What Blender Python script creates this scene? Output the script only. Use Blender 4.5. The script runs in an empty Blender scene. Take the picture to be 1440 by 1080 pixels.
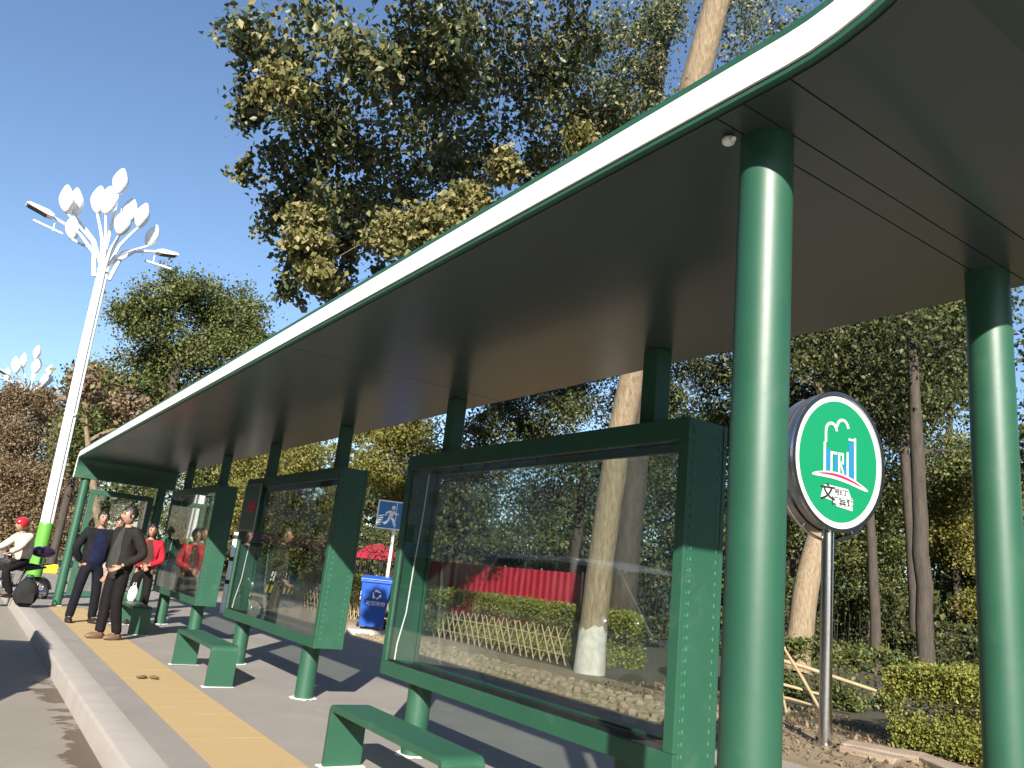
import bpy, bmesh, math, random
import numpy as np
from mathutils import Vector, Matrix
random.seed(7); RNG = np.random.default_rng(7)
R = math.radians
S = bpy.context.scene
COL = S.collection

# ---------------------------------------------------------------- camera
cam = bpy.data.cameras.new("camera"); camo = bpy.data.objects.new("camera", cam); COL.objects.link(camo)
yaw, pitch, roll = .58281, .244938, .1082436
cy, sy, cp, sp = math.cos(yaw), math.sin(yaw), math.cos(pitch), math.sin(pitch)
fwd = Vector((sy*cp, cy*cp, sp)); rgt = Vector((cy, -sy, 0)); upv = rgt.cross(fwd)
r2 = rgt*math.cos(roll) + upv*math.sin(roll); u2 = -rgt*math.sin(roll) + upv*math.cos(roll)
camo.matrix_world = Matrix(((r2.x, u2.x, -fwd.x, 0), (r2.y, u2.y, -fwd.y, 0), (r2.z, u2.z, -fwd.z, 1.34), (0, 0, 0, 1)))
cam.sensor_width = 36; cam.lens = 1102.9/1440*36; cam.clip_start = .05; cam.clip_end = 3000
S.camera = camo
# ---------------------------------------------------------------- light
SUN = Vector((-.35, -.50, .31)).normalized()
w = bpy.data.worlds.new("World"); S.world = w; w.use_nodes = True
nt = w.node_tree; nt.nodes.clear()
sky = nt.nodes.new("ShaderNodeTexSky"); sky.sky_type = 'NISHITA'; sky.sun_disc = False
sky.sun_elevation = math.asin(SUN.z); sky.sun_rotation = math.atan2(SUN.x, SUN.y)
sky.air_density = 1.0; sky.dust_density = 1.0; sky.ozone_density = 3.2; sky.altitude = 200
bg = nt.nodes.new("ShaderNodeBackground"); bg.inputs[1].default_value = .076
wo = nt.nodes.new("ShaderNodeOutputWorld")
nt.links.new(sky.outputs[0], bg.inputs[0]); nt.links.new(bg.outputs[0], wo.inputs[0])
sl = bpy.data.lights.new("sun", 'SUN'); sl.energy = 4.6; sl.angle = R(.6); sl.color = (1, .93, .82)
slo = bpy.data.objects.new("sun", sl); COL.objects.link(slo); slo.location = (0, -20, 30)
slo.rotation_euler = (-SUN).to_track_quat('-Z', 'Y').to_euler()
S.view_settings.view_transform = 'Standard'; S.view_settings.look = 'None'
S.view_settings.gamma = 1; S.view_settings.use_curve_mapping = False
S.view_settings.exposure = 1.42
S.cycles.max_bounces = 8; S.cycles.diffuse_bounces = 2; S.cycles.transparent_max_bounces = 16
S.cycles.use_denoising = True

# ---------------------------------------------------------------- materials
MATS = {}; KB = .62
def mat(name, col, rough=.55, metal=0., spec=.5, var=None, scale=6., bump=0., bscale=40., detail=6, coat=0., emit=0., stretch=1.):
    """principled with noise-driven second colour (var) and fine bump"""
    if name in MATS: return MATS[name]
    if metal < .5 and max(col) < .74:                              # exposed for a low winter sun: keep base colours at real-world values
        col = tuple(c*KB for c in col); var = tuple(c*KB for c in var) if var else None
    m = bpy.data.materials.new(name); m.use_nodes = True; n = m.node_tree; p = n.nodes["Principled BSDF"]
    p.inputs["Base Color"].default_value = (*col, 1); p.inputs["Roughness"].default_value = rough
    p.inputs["Metallic"].default_value = metal; p.inputs["Specular IOR Level"].default_value = spec
    p.inputs["Coat Weight"].default_value = coat
    if emit: p.inputs["Emission Color"].default_value = (*col, 1); p.inputs["Emission Strength"].default_value = emit
    tc = n.nodes.new("ShaderNodeTexCoord")
    if var:
        a = n.nodes.new("ShaderNodeTexNoise"); a.inputs["Scale"].default_value = scale; a.inputs["Detail"].default_value = detail
        a.inputs["Roughness"].default_value = .65
        cr = n.nodes.new("ShaderNodeValToRGB"); cr.color_ramp.elements[0].position = .35; cr.color_ramp.elements[1].position = .68
        cr.color_ramp.elements[0].color = (*col, 1); cr.color_ramp.elements[1].color = (*var, 1)
        mp_ = n.nodes.new("ShaderNodeMapping"); mp_.inputs["Scale"].default_value = (1, 1, stretch)
        n.links.new(tc.outputs["Object"], mp_.inputs[0]); n.links.new(mp_.outputs[0], a.inputs["Vector"]); n.links.new(a.outputs["Fac"], cr.inputs[0])
        n.links.new(cr.outputs[0], p.inputs["Base Color"])
    if bump:
        b = n.nodes.new("ShaderNodeTexNoise"); b.inputs["Scale"].default_value = bscale; b.inputs["Detail"].default_value = 5
        bm_ = n.nodes.new("ShaderNodeBump"); bm_.inputs["Strength"].default_value = bump; bm_.inputs["Distance"].default_value = .01
        mp2 = n.nodes.new("ShaderNodeMapping"); mp2.inputs["Scale"].default_value = (1, 1, stretch)
        n.links.new(tc.outputs["Object"], mp2.inputs[0]); n.links.new(mp2.outputs[0], b.inputs["Vector"]); n.links.new(b.outputs["Fac"], bm_.inputs["Height"])
        n.links.new(bm_.outputs[0], p.inputs["Normal"])
    MATS[name] = m
    return m

def leafmat(name, cols, trans=.35, rough=.5, gain=.95):
    m = bpy.data.materials.new(name); m.use_nodes = True; n = m.node_tree; p = n.nodes["Principled BSDF"]
    g = n.nodes.new("ShaderNodeNewGeometry"); cr = n.nodes.new("ShaderNodeValToRGB")
    el = cr.color_ramp.elements
    while len(el) < len(cols): el.new(.5)
    for i, c in enumerate(cols):
        el[i].position = i/(len(cols)-1); el[i].color = (*(q*gain for q in c), 1)
    n.links.new(g.outputs["Random Per Island"], cr.inputs[0]); n.links.new(cr.outputs[0], p.inputs["Base Color"])
    p.inputs["Roughness"].default_value = rough; p.inputs["Specular IOR Level"].default_value = .35
    t = n.nodes.new("ShaderNodeBsdfTranslucent"); n.links.new(cr.outputs[0], t.inputs[0])
    mx = n.nodes.new("ShaderNodeMixShader"); mx.inputs[0].default_value = trans
    n.links.new(p.outputs[0], mx.inputs[1]); n.links.new(t.outputs[0], mx.inputs[2])
    n.links.new(mx.outputs[0], n.nodes["Material Output"].inputs[0])
    return m

def glassmat(name, tint=(.93, .96, .95), dust=.004):
    m = bpy.data.materials.new(name); m.use_nodes = True; n = m.node_tree
    n.nodes.remove(n.nodes["Principled BSDF"])
    tr = n.nodes.new("ShaderNodeBsdfTransparent"); tr.inputs[0].default_value = (*tint, 1)
    gl = n.nodes.new("ShaderNodeBsdfGlossy"); gl.inputs["Roughness"].default_value = .015
    df = n.nodes.new("ShaderNodeBsdfDiffuse"); df.inputs[0].default_value = (.55, .53, .5, 1)
    fr = n.nodes.new("ShaderNodeFresnel"); gg = n.nodes.new("ShaderNodeNewGeometry"); io = n.nodes.new("ShaderNodeMapRange")
    io.inputs[3].default_value = 1.85; io.inputs[4].default_value = 1/1.85                # the node inverts the index on back faces
    n.links.new(gg.outputs["Backfacing"], io.inputs[0]); n.links.new(io.outputs[0], fr.inputs[0])
    no = n.nodes.new("ShaderNodeTexNoise"); no.inputs["Scale"].default_value = 3; no.inputs["Detail"].default_value = 8
    tc = n.nodes.new("ShaderNodeTexCoord"); n.links.new(tc.outputs["Object"], no.inputs["Vector"])
    mr = n.nodes.new("ShaderNodeMapRange"); mr.inputs[1].default_value = .4; mr.inputs[2].default_value = .8
    mr.inputs[3].default_value = 0; mr.inputs[4].default_value = dust*2
    n.links.new(no.outputs["Fac"], mr.inputs[0])
    m1 = n.nodes.new("ShaderNodeMixShader"); m2 = n.nodes.new("ShaderNodeMixShader")
    n.links.new(mr.outputs[0], m1.inputs[0]); n.links.new(tr.outputs[0], m1.inputs[1]); n.links.new(df.outputs[0], m1.inputs[2])
    n.links.new(fr.outputs[0], m2.inputs[0]); n.links.new(m1.outputs[0], m2.inputs[1]); n.links.new(gl.outputs[0], m2.inputs[2])
    n.links.new(m2.outputs[0], n.nodes["Material Output"].inputs[0])
    return m

GREEN = mat("green_paint", (.020, .108, .062), .45, var=(.027, .126, .072), scale=2, bump=.03, bscale=35, spec=.6)
def wear(m, col, thr, sc, amt):
    n = m.node_tree; p = n.nodes["Principled BSDF"]; src = p.inputs["Base Color"].links[0].from_socket
    tc = [x for x in n.nodes if x.type == 'TEX_COORD'][0]
    a = n.nodes.new("ShaderNodeTexNoise"); a.inputs["Scale"].default_value = sc; a.inputs["Detail"].default_value = 9; a.inputs["Roughness"].default_value = .7
    n.links.new(tc.outputs["Object"], a.inputs["Vector"])
    q = n.nodes.new("ShaderNodeMapRange"); q.inputs[1].default_value = thr; q.inputs[2].default_value = thr+.12; q.inputs[4].default_value = amt
    n.links.new(a.outputs["Fac"], q.inputs[0])
    mx = n.nodes.new("ShaderNodeMix"); mx.data_type = 'RGBA'; n.links.new(q.outputs[0], mx.inputs[0]); n.links.new(src, mx.inputs[6]); mx.inputs[7].default_value = (*col, 1)
    n.links.new(mx.outputs[2], p.inputs["Base Color"])
    rr = n.nodes.new("ShaderNodeMapRange"); rr.inputs[3].default_value = p.inputs["Roughness"].default_value-.06; rr.inputs[4].default_value = p.inputs["Roughness"].default_value+.10
    n.links.new(a.outputs["Fac"], rr.inputs[0]); n.links.new(rr.outputs[0], p.inputs["Roughness"])
wear(GREEN, (.10, .13, .10), .56, 6, .18)
GREY = mat("grey_soffit", (.052, .074, .075), .28, var=(.058, .080, .080), scale=1.2)
GREYG = mat("green_grey_soffit", (.030, .062, .045), .35)
WHITE = mat("white_paint", (.82, .82, .80), .35)
WHITEL = mat("white_lamp_paint", (.80, .81, .82), .3)
BLACK = mat("black_rubber", (.02, .02, .022), .6)
STEEL = mat("stainless", (.62, .62, .62), .22, metal=1, var=(.5, .5, .5), scale=14)
ALU = mat("aluminium", (.45, .47, .48), .4, metal=1, var=(.35, .36, .37), scale=9)
SEAL = mat("white_sealant", (.75, .73, .70), .8, bump=.4, bscale=60)
GLASS = glassmat("case_glass")
CABLE = mat("pale_cable", (.75, .75, .7), .5)

# ---------------------------------------------------------------- mesh helpers
class MB:
    def __init__(s): s.v = []; s.f = []; s.m = []
    def add(s, vs, fs, mi=0):
        o = len(s.v); s.v += [tuple(x) for x in vs]; s.f += [tuple(o+i for i in f) for f in fs]; s.m += [mi]*len(fs)
    def box(s, a, b, mi=0, M=None):
        x0, y0, z0 = a; x1, y1, z1 = b
        vs = [(x0,y0,z0),(x1,y0,z0),(x1,y1,z0),(x0,y1,z0),(x0,y0,z1),(x1,y0,z1),(x1,y1,z1),(x0,y1,z1)]
        if M is not None: vs = [tuple(M @ Vector(p)) for p in vs]
        s.add(vs, [(0,3,2,1),(4,5,6,7),(0,1,5,4),(1,2,6,5),(2,3,7,6),(3,0,4,7)], mi)
    def tube(s, pts, rad, n=8, mi=0, cap=True, flat=1.):
        pts = [Vector(p) for p in pts]
        if not hasattr(rad, '__len__'): rad = [rad]*len(pts)
        rings = []; prev = None
        for i, p in enumerate(pts):
            t = (pts[min(i+1, len(pts)-1)]-pts[max(i-1, 0)])
            if t.length < 1e-9: t = Vector((0, 0, 1))
            t.normalize()
            if prev is None:
                a = t.cross(Vector((0, 1, 0)) if abs(t.y) < .9 else Vector((1, 0, 0))).normalized()
            else:
                a = (prev - t*prev.dot(t)); a = a.normalized() if a.length > 1e-6 else t.orthogonal().normalized()
            prev = a; b = t.cross(a)
            rings.append([p + (a*math.cos(2*math.pi*k/n) + b*flat*math.sin(2*math.pi*k/n))*rad[i] for k in range(n)])
        vs = [q for r_ in rings for q in r_]; fs = []
        for i in range(len(pts)-1):
            for k in range(n):
                k2 = (k+1) % n; fs.append((i*n+k, i*n+k2, (i+1)*n+k2, (i+1)*n+k))
        if cap:
            fs.append(tuple(range(n-1, -1, -1))); fs.append(tuple((len(pts)-1)*n+k for k in range(n)))
        s.add(vs, fs, mi)
    def ell(s, c, r, nu=12, nv=8, mi=0, fn=None, M=None):
        vs = []; fs = []
        for j in range(nv+1):
            th = math.pi*j/nv
            for i in range(nu):
                ph = 2*math.pi*i/nu
                d = Vector((math.sin(th)*math.cos(ph), math.sin(th)*math.sin(ph), math.cos(th)))
                q = Vector((d.x*r[0], d.y*r[1], d.z*r[2]))
                if fn: q = fn(d, q)
                if M is not None: q = M @ q
                vs.append(q + Vector(c))
        for j in range(nv):
            for i in range(nu):
                i2 = (i+1) % nu; fs.append((j*nu+i, (j+1)*nu+i, (j+1)*nu+i2, j*nu+i2))
        s.add(vs, fs, mi)
    def prism(s, poly, z0, z1, M=None, mi=0):
        """poly of (x,y) counter-clockwise, from z0 to z1"""
        n = len(poly); vs = [Vector((x, y, z0)) for x, y in poly] + [Vector((x, y, z1)) for x, y in poly]
        if M is not None: vs = [M @ q for q in vs]
        s.add(vs, [tuple(range(n-1, -1, -1)), tuple(range(n, 2*n))] + [(i, (i+1) % n, n+(i+1) % n, n+i) for i in range(n)], mi)
    def build(s, name, mats, parent=None, loc=(0, 0, 0), bevel=0., smooth=False, kind=None, auto=None):
        me = bpy.data.meshes.new(name); me.from_pydata(s.v, [], s.f)
        if not isinstance(mats, (list, tuple)): mats = [mats]
        for m_ in mats: me.materials.append(m_)
        me.polygons.foreach_set("material_index", s.m)
        if bevel or auto or smooth:
            b = bmesh.new(); b.from_mesh(me)
            if bevel:
                bmesh.ops.remove_doubles(b, verts=b.verts, dist=1e-5)
                ed = [e for e in b.edges if len(e.link_faces) == 2 and e.calc_face_angle(0) > .6]
                bmesh.ops.bevel(b, geom=ed, offset=bevel, segments=2, profile=.6, affect='EDGES', clamp_overlap=True)
            if smooth or auto:
                lim = auto or 1.0
                for f in b.faces: f.smooth = True
                for e in b.edges:
                    if len(e.link_faces) == 2 and e.calc_face_angle(0) > lim: e.smooth = False
            b.to_mesh(me); b.free()
        me.update()
        o = bpy.data.objects.new(name, me); COL.objects.link(o)
        o.location = loc
        if parent is not None: o.parent = parent
        if kind: o["kind"] = kind
        return o

def thing(name, label, cat, loc=(0, 0, 0), rz=0., group=None):
    o = bpy.data.objects.new(name, None); COL.objects.link(o); o.location = loc; o.rotation_euler = (0, 0, rz)
    o.empty_display_size = .1
    o["label"] = label; o["category"] = cat
    if group: o["group"] = group
    return o
def tag(o, label, cat, group=None):
    o["label"] = label; o["category"] = cat
    if group: o["group"] = group
    return o
def dup(root, loc, rz=None, label=None, scale=None):
    c = root.copy(); COL.objects.link(c); c.location = loc
    if rz is not None: c.rotation_euler = (0, 0, rz)
    if scale: c.scale = (scale,)*3
    if label: c["label"] = label
    for ch in list(root.children):
        d = ch.copy(); COL.objects.link(d); d.parent = c
        for g in ch.children:
            e = g.copy(); COL.objects.link(e); e.parent = d
    return c
def link_copy(mesh_o, name, parent, loc=(0, 0, 0), M=None):
    o = bpy.data.objects.new(name, mesh_o.data); COL.objects.link(o); o.parent = parent; o.location = loc
    if M is not None: o.matrix_local = M
    return o
def text(s, size, material, name, parent, M, ext=.002, align='CENTER', off=0.):
    cu = bpy.data.curves.new(name, 'FONT'); cu.body = s; cu.size = size; cu.extrude = ext; cu.align_x = align; cu.align_y = 'CENTER'; cu.offset = off
    tmp = bpy.data.objects.new(name+"_src", cu); COL.objects.link(tmp)
    dg = bpy.context.evaluated_depsgraph_get(); me = bpy.data.meshes.new_from_object(tmp.evaluated_get(dg))
    bpy.data.objects.remove(tmp); bpy.data.curves.remove(cu)
    me.materials.clear(); me.materials.append(material)
    o = bpy.data.objects.new(name, me); COL.objects.link(o); o.parent = parent; o.matrix_local = M
    return o
def basis(right, up, origin):
    r_ = Vector(right).normalized(); u_ = Vector(up).normalized(); n_ = r_.cross(u_)
    return Matrix(((r_.x, u_.x, n_.x, origin[0]), (r_.y, u_.y, n_.y, origin[1]), (r_.z, u_.z, n_.z, origin[2]), (0, 0, 0, 1)))

# ---------------------------------------------------------------- foliage
def leaf_mesh(name, P, T, Nn, L, W, material, parent, kind=None, fold=.18):
    """one quad-pair leaf per row: centre P, axis T, normal Nn, length L"""
    n = len(P); Bn = np.cross(Nn, T); Bn /= np.linalg.norm(Bn, axis=1, keepdims=True)+1e-9
    L = L[:, None]; Wd = L*W
    v = np.empty((n, 4, 3))
    v[:, 0] = P - T*L*.5; v[:, 2] = P + T*L*.5
    v[:, 1] = P + Bn*Wd*.5 - T*L*.08 + Nn*Wd*fold; v[:, 3] = P - Bn*Wd*.5 - T*L*.08 + Nn*Wd*fold
    me = bpy.data.meshes.new(name); me.vertices.add(n*4); me.vertices.foreach_set("co", v.reshape(-1).astype(np.float32))
    me.loops.add(n*6); me.polygons.add(n*2)
    b = np.arange(n)[:, None]*4
    li = np.concatenate([b+np.array([[0, 1, 2]]), b+np.array([[0, 2, 3]])], axis=1).reshape(-1)
    me.loops.foreach_set("vertex_index", li.astype(np.int32))
    me.polygons.foreach_set("loop_start", (np.arange(n*2)*3).astype(np.int32))
    me.update(calc_edges=True); me.validate()
    me.materials.append(material)
    o = bpy.data.objects.new(name, me); COL.objects.link(o)
    if parent is not None: o.parent = parent
    o["kind"] = kind or "stuff"
    return o
def orient(n, droop=.5, upb=.4, rng=RNG):
    T = rng.normal(size=(n, 3)); T[:, 2] -= droop*1.2; T /= np.linalg.norm(T, axis=1, keepdims=True)
    Nn = rng.normal(size=(n, 3)); Nn[:, 2] += upb*1.5
    Nn -= T*(Nn*T).sum(1, keepdims=True); Nn /= np.linalg.norm(Nn, axis=1, keepdims=True)+1e-9
    return T, Nn
def clump_points(clusters, per, sub=7, tight=.30, squash=.85, rng=RNG):
    """leaf positions gathered into sub-clumps round every cluster; returns positions and the sub-clump centres"""
    pts = []; cents = []
    for c in clusters:
        x, y, z, r = c[:4]; wgt = c[4] if len(c) > 4 else 1.
        k = max(3, int(sub*(.7+.6*rng.random())))
        d = rng.normal(size=(k, 3)); d /= np.linalg.norm(d, axis=1, keepdims=True)
        d *= (rng.random((k, 1))**.5)*.95*r; d[:, 2] *= squash
        cc = d + np.array([x, y, z]); cents.append((np.array([x, y, z]), r, cc))
        n = int(per*wgt)
        idx = rng.integers(0, k, n)
        p = rng.normal(size=(n, 3))*r*tight*(.6+.8*rng.random((n, 1))); p[:, 2] *= .85
        pts.append(cc[idx]+p)
    return np.concatenate(pts), cents
def tree(name, label, trunk, clusters, per, leaf, lm, bark, cat="tree", group=None, limb_r=.06, sub=7, tight=.30, droop=.5,
         twigs=True, white=None, W=.62, extra=None, nside=10, wob=.10):
    """trunk: list of (x,y,z,r). limbs run from the trunk (or an earlier limb) to every leaf cluster"""
    b0 = trunk[0]; root = thing(name, label, cat, (b0[0], b0[1], b0[2]), 0, group)
    off = Vector((-b0[0], -b0[1], -b0[2]))
    mb = MB()
    # wobble the trunk a little
    pts = []; rad = []
    for i in range(len(trunk)-1):
        a, b = trunk[i], trunk[i+1]
        for k in range(4):
            t = k/4; q = Vector(a[:3]).lerp(Vector(b[:3]), t); rr = a[3]*(1-t)+b[3]*t
            if i+k > 0: q += Vector((random.gauss(0, 1), random.gauss(0, 1), 0))*rr*wob
            pts.append(q); rad.append(rr*(1+random.uniform(-.5, .5)*wob))
    pts.append(Vector(trunk[-1][:3])); rad.append(trunk[-1][3])
    rad[0] *= 1.12
    mb.tube([p+off for p in pts], rad, nside)
    nodes = [(p, r_) for p, r_ in zip(pts, rad) if p.z > trunk[0][2] + .25*(trunk[-1][2]-trunk[0][2])]
    P, cents = clump_points(clusters, per, sub, tight)
    if extra:
        Pe, ce = clump_points(extra[0], extra[1], sub, tight); cents = cents+ce
    order = sorted(cents, key=lambda c: min((Vector(c[0])-n_[0]).length for n_ in nodes))
    tw = MB()
    for c, r, cc in order:
        c = Vector(c)
        best = min(nodes, key=lambda n_: (c-n_[0]).length + max(0, n_[0].z-c.z+.1)*1.2)
        a = best[0]; d = c-a; L = d.length
        side = d.cross(Vector((0, 0, 1)));
        side = side.normalized() if side.length > 1e-6 else Vector((1, 0, 0))
        m1 = a + d*.35 + Vector((0, 0, .12*L)) + side*random.uniform(-.12, .12)*L
        m2 = a + d*.7 + Vector((0, 0, .10*L)) + side*random.uniform(-.1, .1)*L
        r0 = min(best[1]*.75, limb_r*(.6+.35*L)); r1 = max(.008, r0*.35)
        lp = [a, a.lerp(m1, .5)+Vector((0, 0, .03*L)), m1, m2, c]; lr = [r0, r0*.86, r0*.72, r0*.52, r1]
        mb.tube([p+off for p in lp], lr, 6)
        nodes += [(m1, r0*.72), (m2, r0*.52), (c, r1)]
        if twigs:
            for q in cc:
                q = Vector(q); mid = c.lerp(q, .5)+Vector((random.gauss(0, .08), random.gauss(0, .08), random.gauss(0, .08)))*r
                tw.tube([p+off for p in (c, mid, q, q+(q-c)*.25+Vector((0, 0, -.06*r)))], [r1*.6, r1*.45, r1*.3, .003], 4)
    t_o = mb.build("trunk", bark, root, smooth=True)
    if tw.v: tw.build("twig", bark, root, smooth=True, kind="stuff")
    if white:
        wm = MB(); zs = [p for p in pts if p.z <= trunk[0][2]+white+.5]
        k = [i for i, p in enumerate(pts) if p.z < trunk[0][2]+white]
        pp = [pts[i]+off for i in k]; rr = [rad[i]+.004 for i in k]
        j = k[-1]; t = (trunk[0][2]+white-pts[j].z)/max(1e-6, pts[j+1].z-pts[j].z)
        pp.append(pts[j].lerp(pts[j+1], t)+off); rr.append(rad[j]*(1-t)+rad[j+1]*t+.004)
        pp[0] = pp[0]+Vector((0, 0, .002))
        wm.tube(pp, rr, nside, cap=False)
        for q in range(len(wm.v)-nside, len(wm.v)): wm.v[q] = (wm.v[q][0], wm.v[q][1], wm.v[q][2]+random.uniform(-.09, .09))
        wm.build("whitewash", mat("limewash", (.72, .69, .63), .9, var=(.5, .46, .4), scale=9, bump=.5, bscale=25), root, smooth=True)
    T, Nn = orient(len(P), droop)
    Ls = leaf*(.65+.7*RNG.random(len(P)))
    leaf_mesh("crown", P+np.array(off), T, Nn, Ls, W, lm, root)
    if extra:
        T, Nn = orient(len(Pe), droop)
        leaf_mesh("sun_tint_foliage", Pe+np.array(off), T, Nn, leaf*.8*(.65+.7*RNG.random(len(Pe))), W, extra[2], root)  # extra clumps: sunlight on the leaves painted as a paler leaf colour
    return root
def shrub(name, label, boxes, n, leaf, lm, cat="hedge", group=None, stem=True, round_=.0, bark=None, W=.6, loc=None):
    """leafy mass: leaves gathered on the surface of rounded boxes (x0,y0,z0,x1,y1,z1)"""
    b0 = boxes[0]; o0 = loc or ((b0[0]+b0[3])/2, (b0[1]+b0[4])/2, b0[2])
    root = thing(name, label, cat, o0, 0, group); Ps = []
    vol = [((b[3]-b[0])*(b[4]-b[1])+(b[3]-b[0]+b[4]-b[1])*(b[5]-b[2])*2) for b in boxes]
    core = MB()
    for b, v in zip(boxes, vol):
        k = int(n*v/sum(vol)); q = RNG.random((k, 3))*2-1
        q3 = np.sign(q)*np.abs(q)**.45                       # towards the faces
        ln = np.linalg.norm(q3, axis=1, keepdims=True)
        q3 = q3*(1-round_) + round_*q3/np.maximum(ln, 1e-6)
        ctr = np.array([(b[0]+b[3])/2, (b[1]+b[4])/2, (b[2]+b[5])/2]); hs = np.array([(b[3]-b[0])/2, (b[4]-b[1])/2, (b[5]-b[2])/2])
        p = ctr+q3*hs
        p += .05*np.stack([np.sin(p[:, 1]*5+p[:, 2]*7), np.sin(p[:, 0]*6+p[:, 2]*5), np.sin(p[:, 0]*7+p[:, 1]*4.3)], 1)*min(1, hs.min()*2)
        p += RNG.normal(size=p.shape)*.02
        Ps.append(p)
        if stem:
            for i in range(max(3, int(v*.8))):
                x, y = random.uniform(b[0]+.1, b[3]-.1), random.uniform(b[1]+.1, b[4]-.1)
                core.tube([(x-o0[0], y-o0[1], 0), (x-o0[0]+random.uniform(-.1, .1), y-o0[1]+random.uniform(-.1, .1), (b[5]-b[2])*.55),
                           (x-o0[0]+random.uniform(-.2, .2), y-o0[1]+random.uniform(-.2, .2), (b[5]-b[2])*.8)], [.014, .010, .004], 4)
    P = np.concatenate(Ps); T, Nn = orient(len(P), -.25, .5)
    leaf_mesh("foliage", P-np.array(o0), T, Nn, leaf*(.6+.8*RNG.random(len(P))), W, lm, root)
    if core.v: core.build("stem", bark or STEMD, root, kind="stuff")
    return root
BARK = mat("pale_bark", (.40, .31, .20), .9, var=(.19, .14, .085), scale=26, bump=1., bscale=48, stretch=.16)
BARKD = mat("dark_bark", (.10, .08, .06), .9, var=(.05, .042, .035), scale=12, bump=1., bscale=30, stretch=.2)
STEMD = mat("bush_stem", (.035, .03, .024), .9)
L_MAIN = leafmat("leaf_main", [(.04, .06, .033), (.07, .098, .045), (.11, .135, .062), (.17, .17, .075), (.28, .24, .10)], .3, .42)
L_TAN = leafmat("leaf_tan", [(.09, .105, .035), (.17, .17, .055), (.24, .215, .08), (.27, .215, .10)], .3, .5)
L_GREEN = leafmat("leaf_green", [(.035, .06, .018), (.07, .10, .028), (.12, .13, .035), (.19, .18, .06)], .3)
L_YEL = leafmat("leaf_yellow", [(.08, .10, .02), (.16, .17, .03), (.24, .22, .05), (.30, .24, .07)], .4, gain=.85)
L_BROWN = leafmat("leaf_brown", [(.12, .085, .05), (.20, .14, .085), (.27, .19, .115), (.15, .15, .06)], .3)
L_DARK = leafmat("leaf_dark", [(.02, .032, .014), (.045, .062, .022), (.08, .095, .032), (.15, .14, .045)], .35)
L_HEDGE = leafmat("leaf_hedge", [(.09, .13, .02), (.17, .20, .035), (.25, .25, .05), (.26, .235, .07)], .3, gain=.95)

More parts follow.
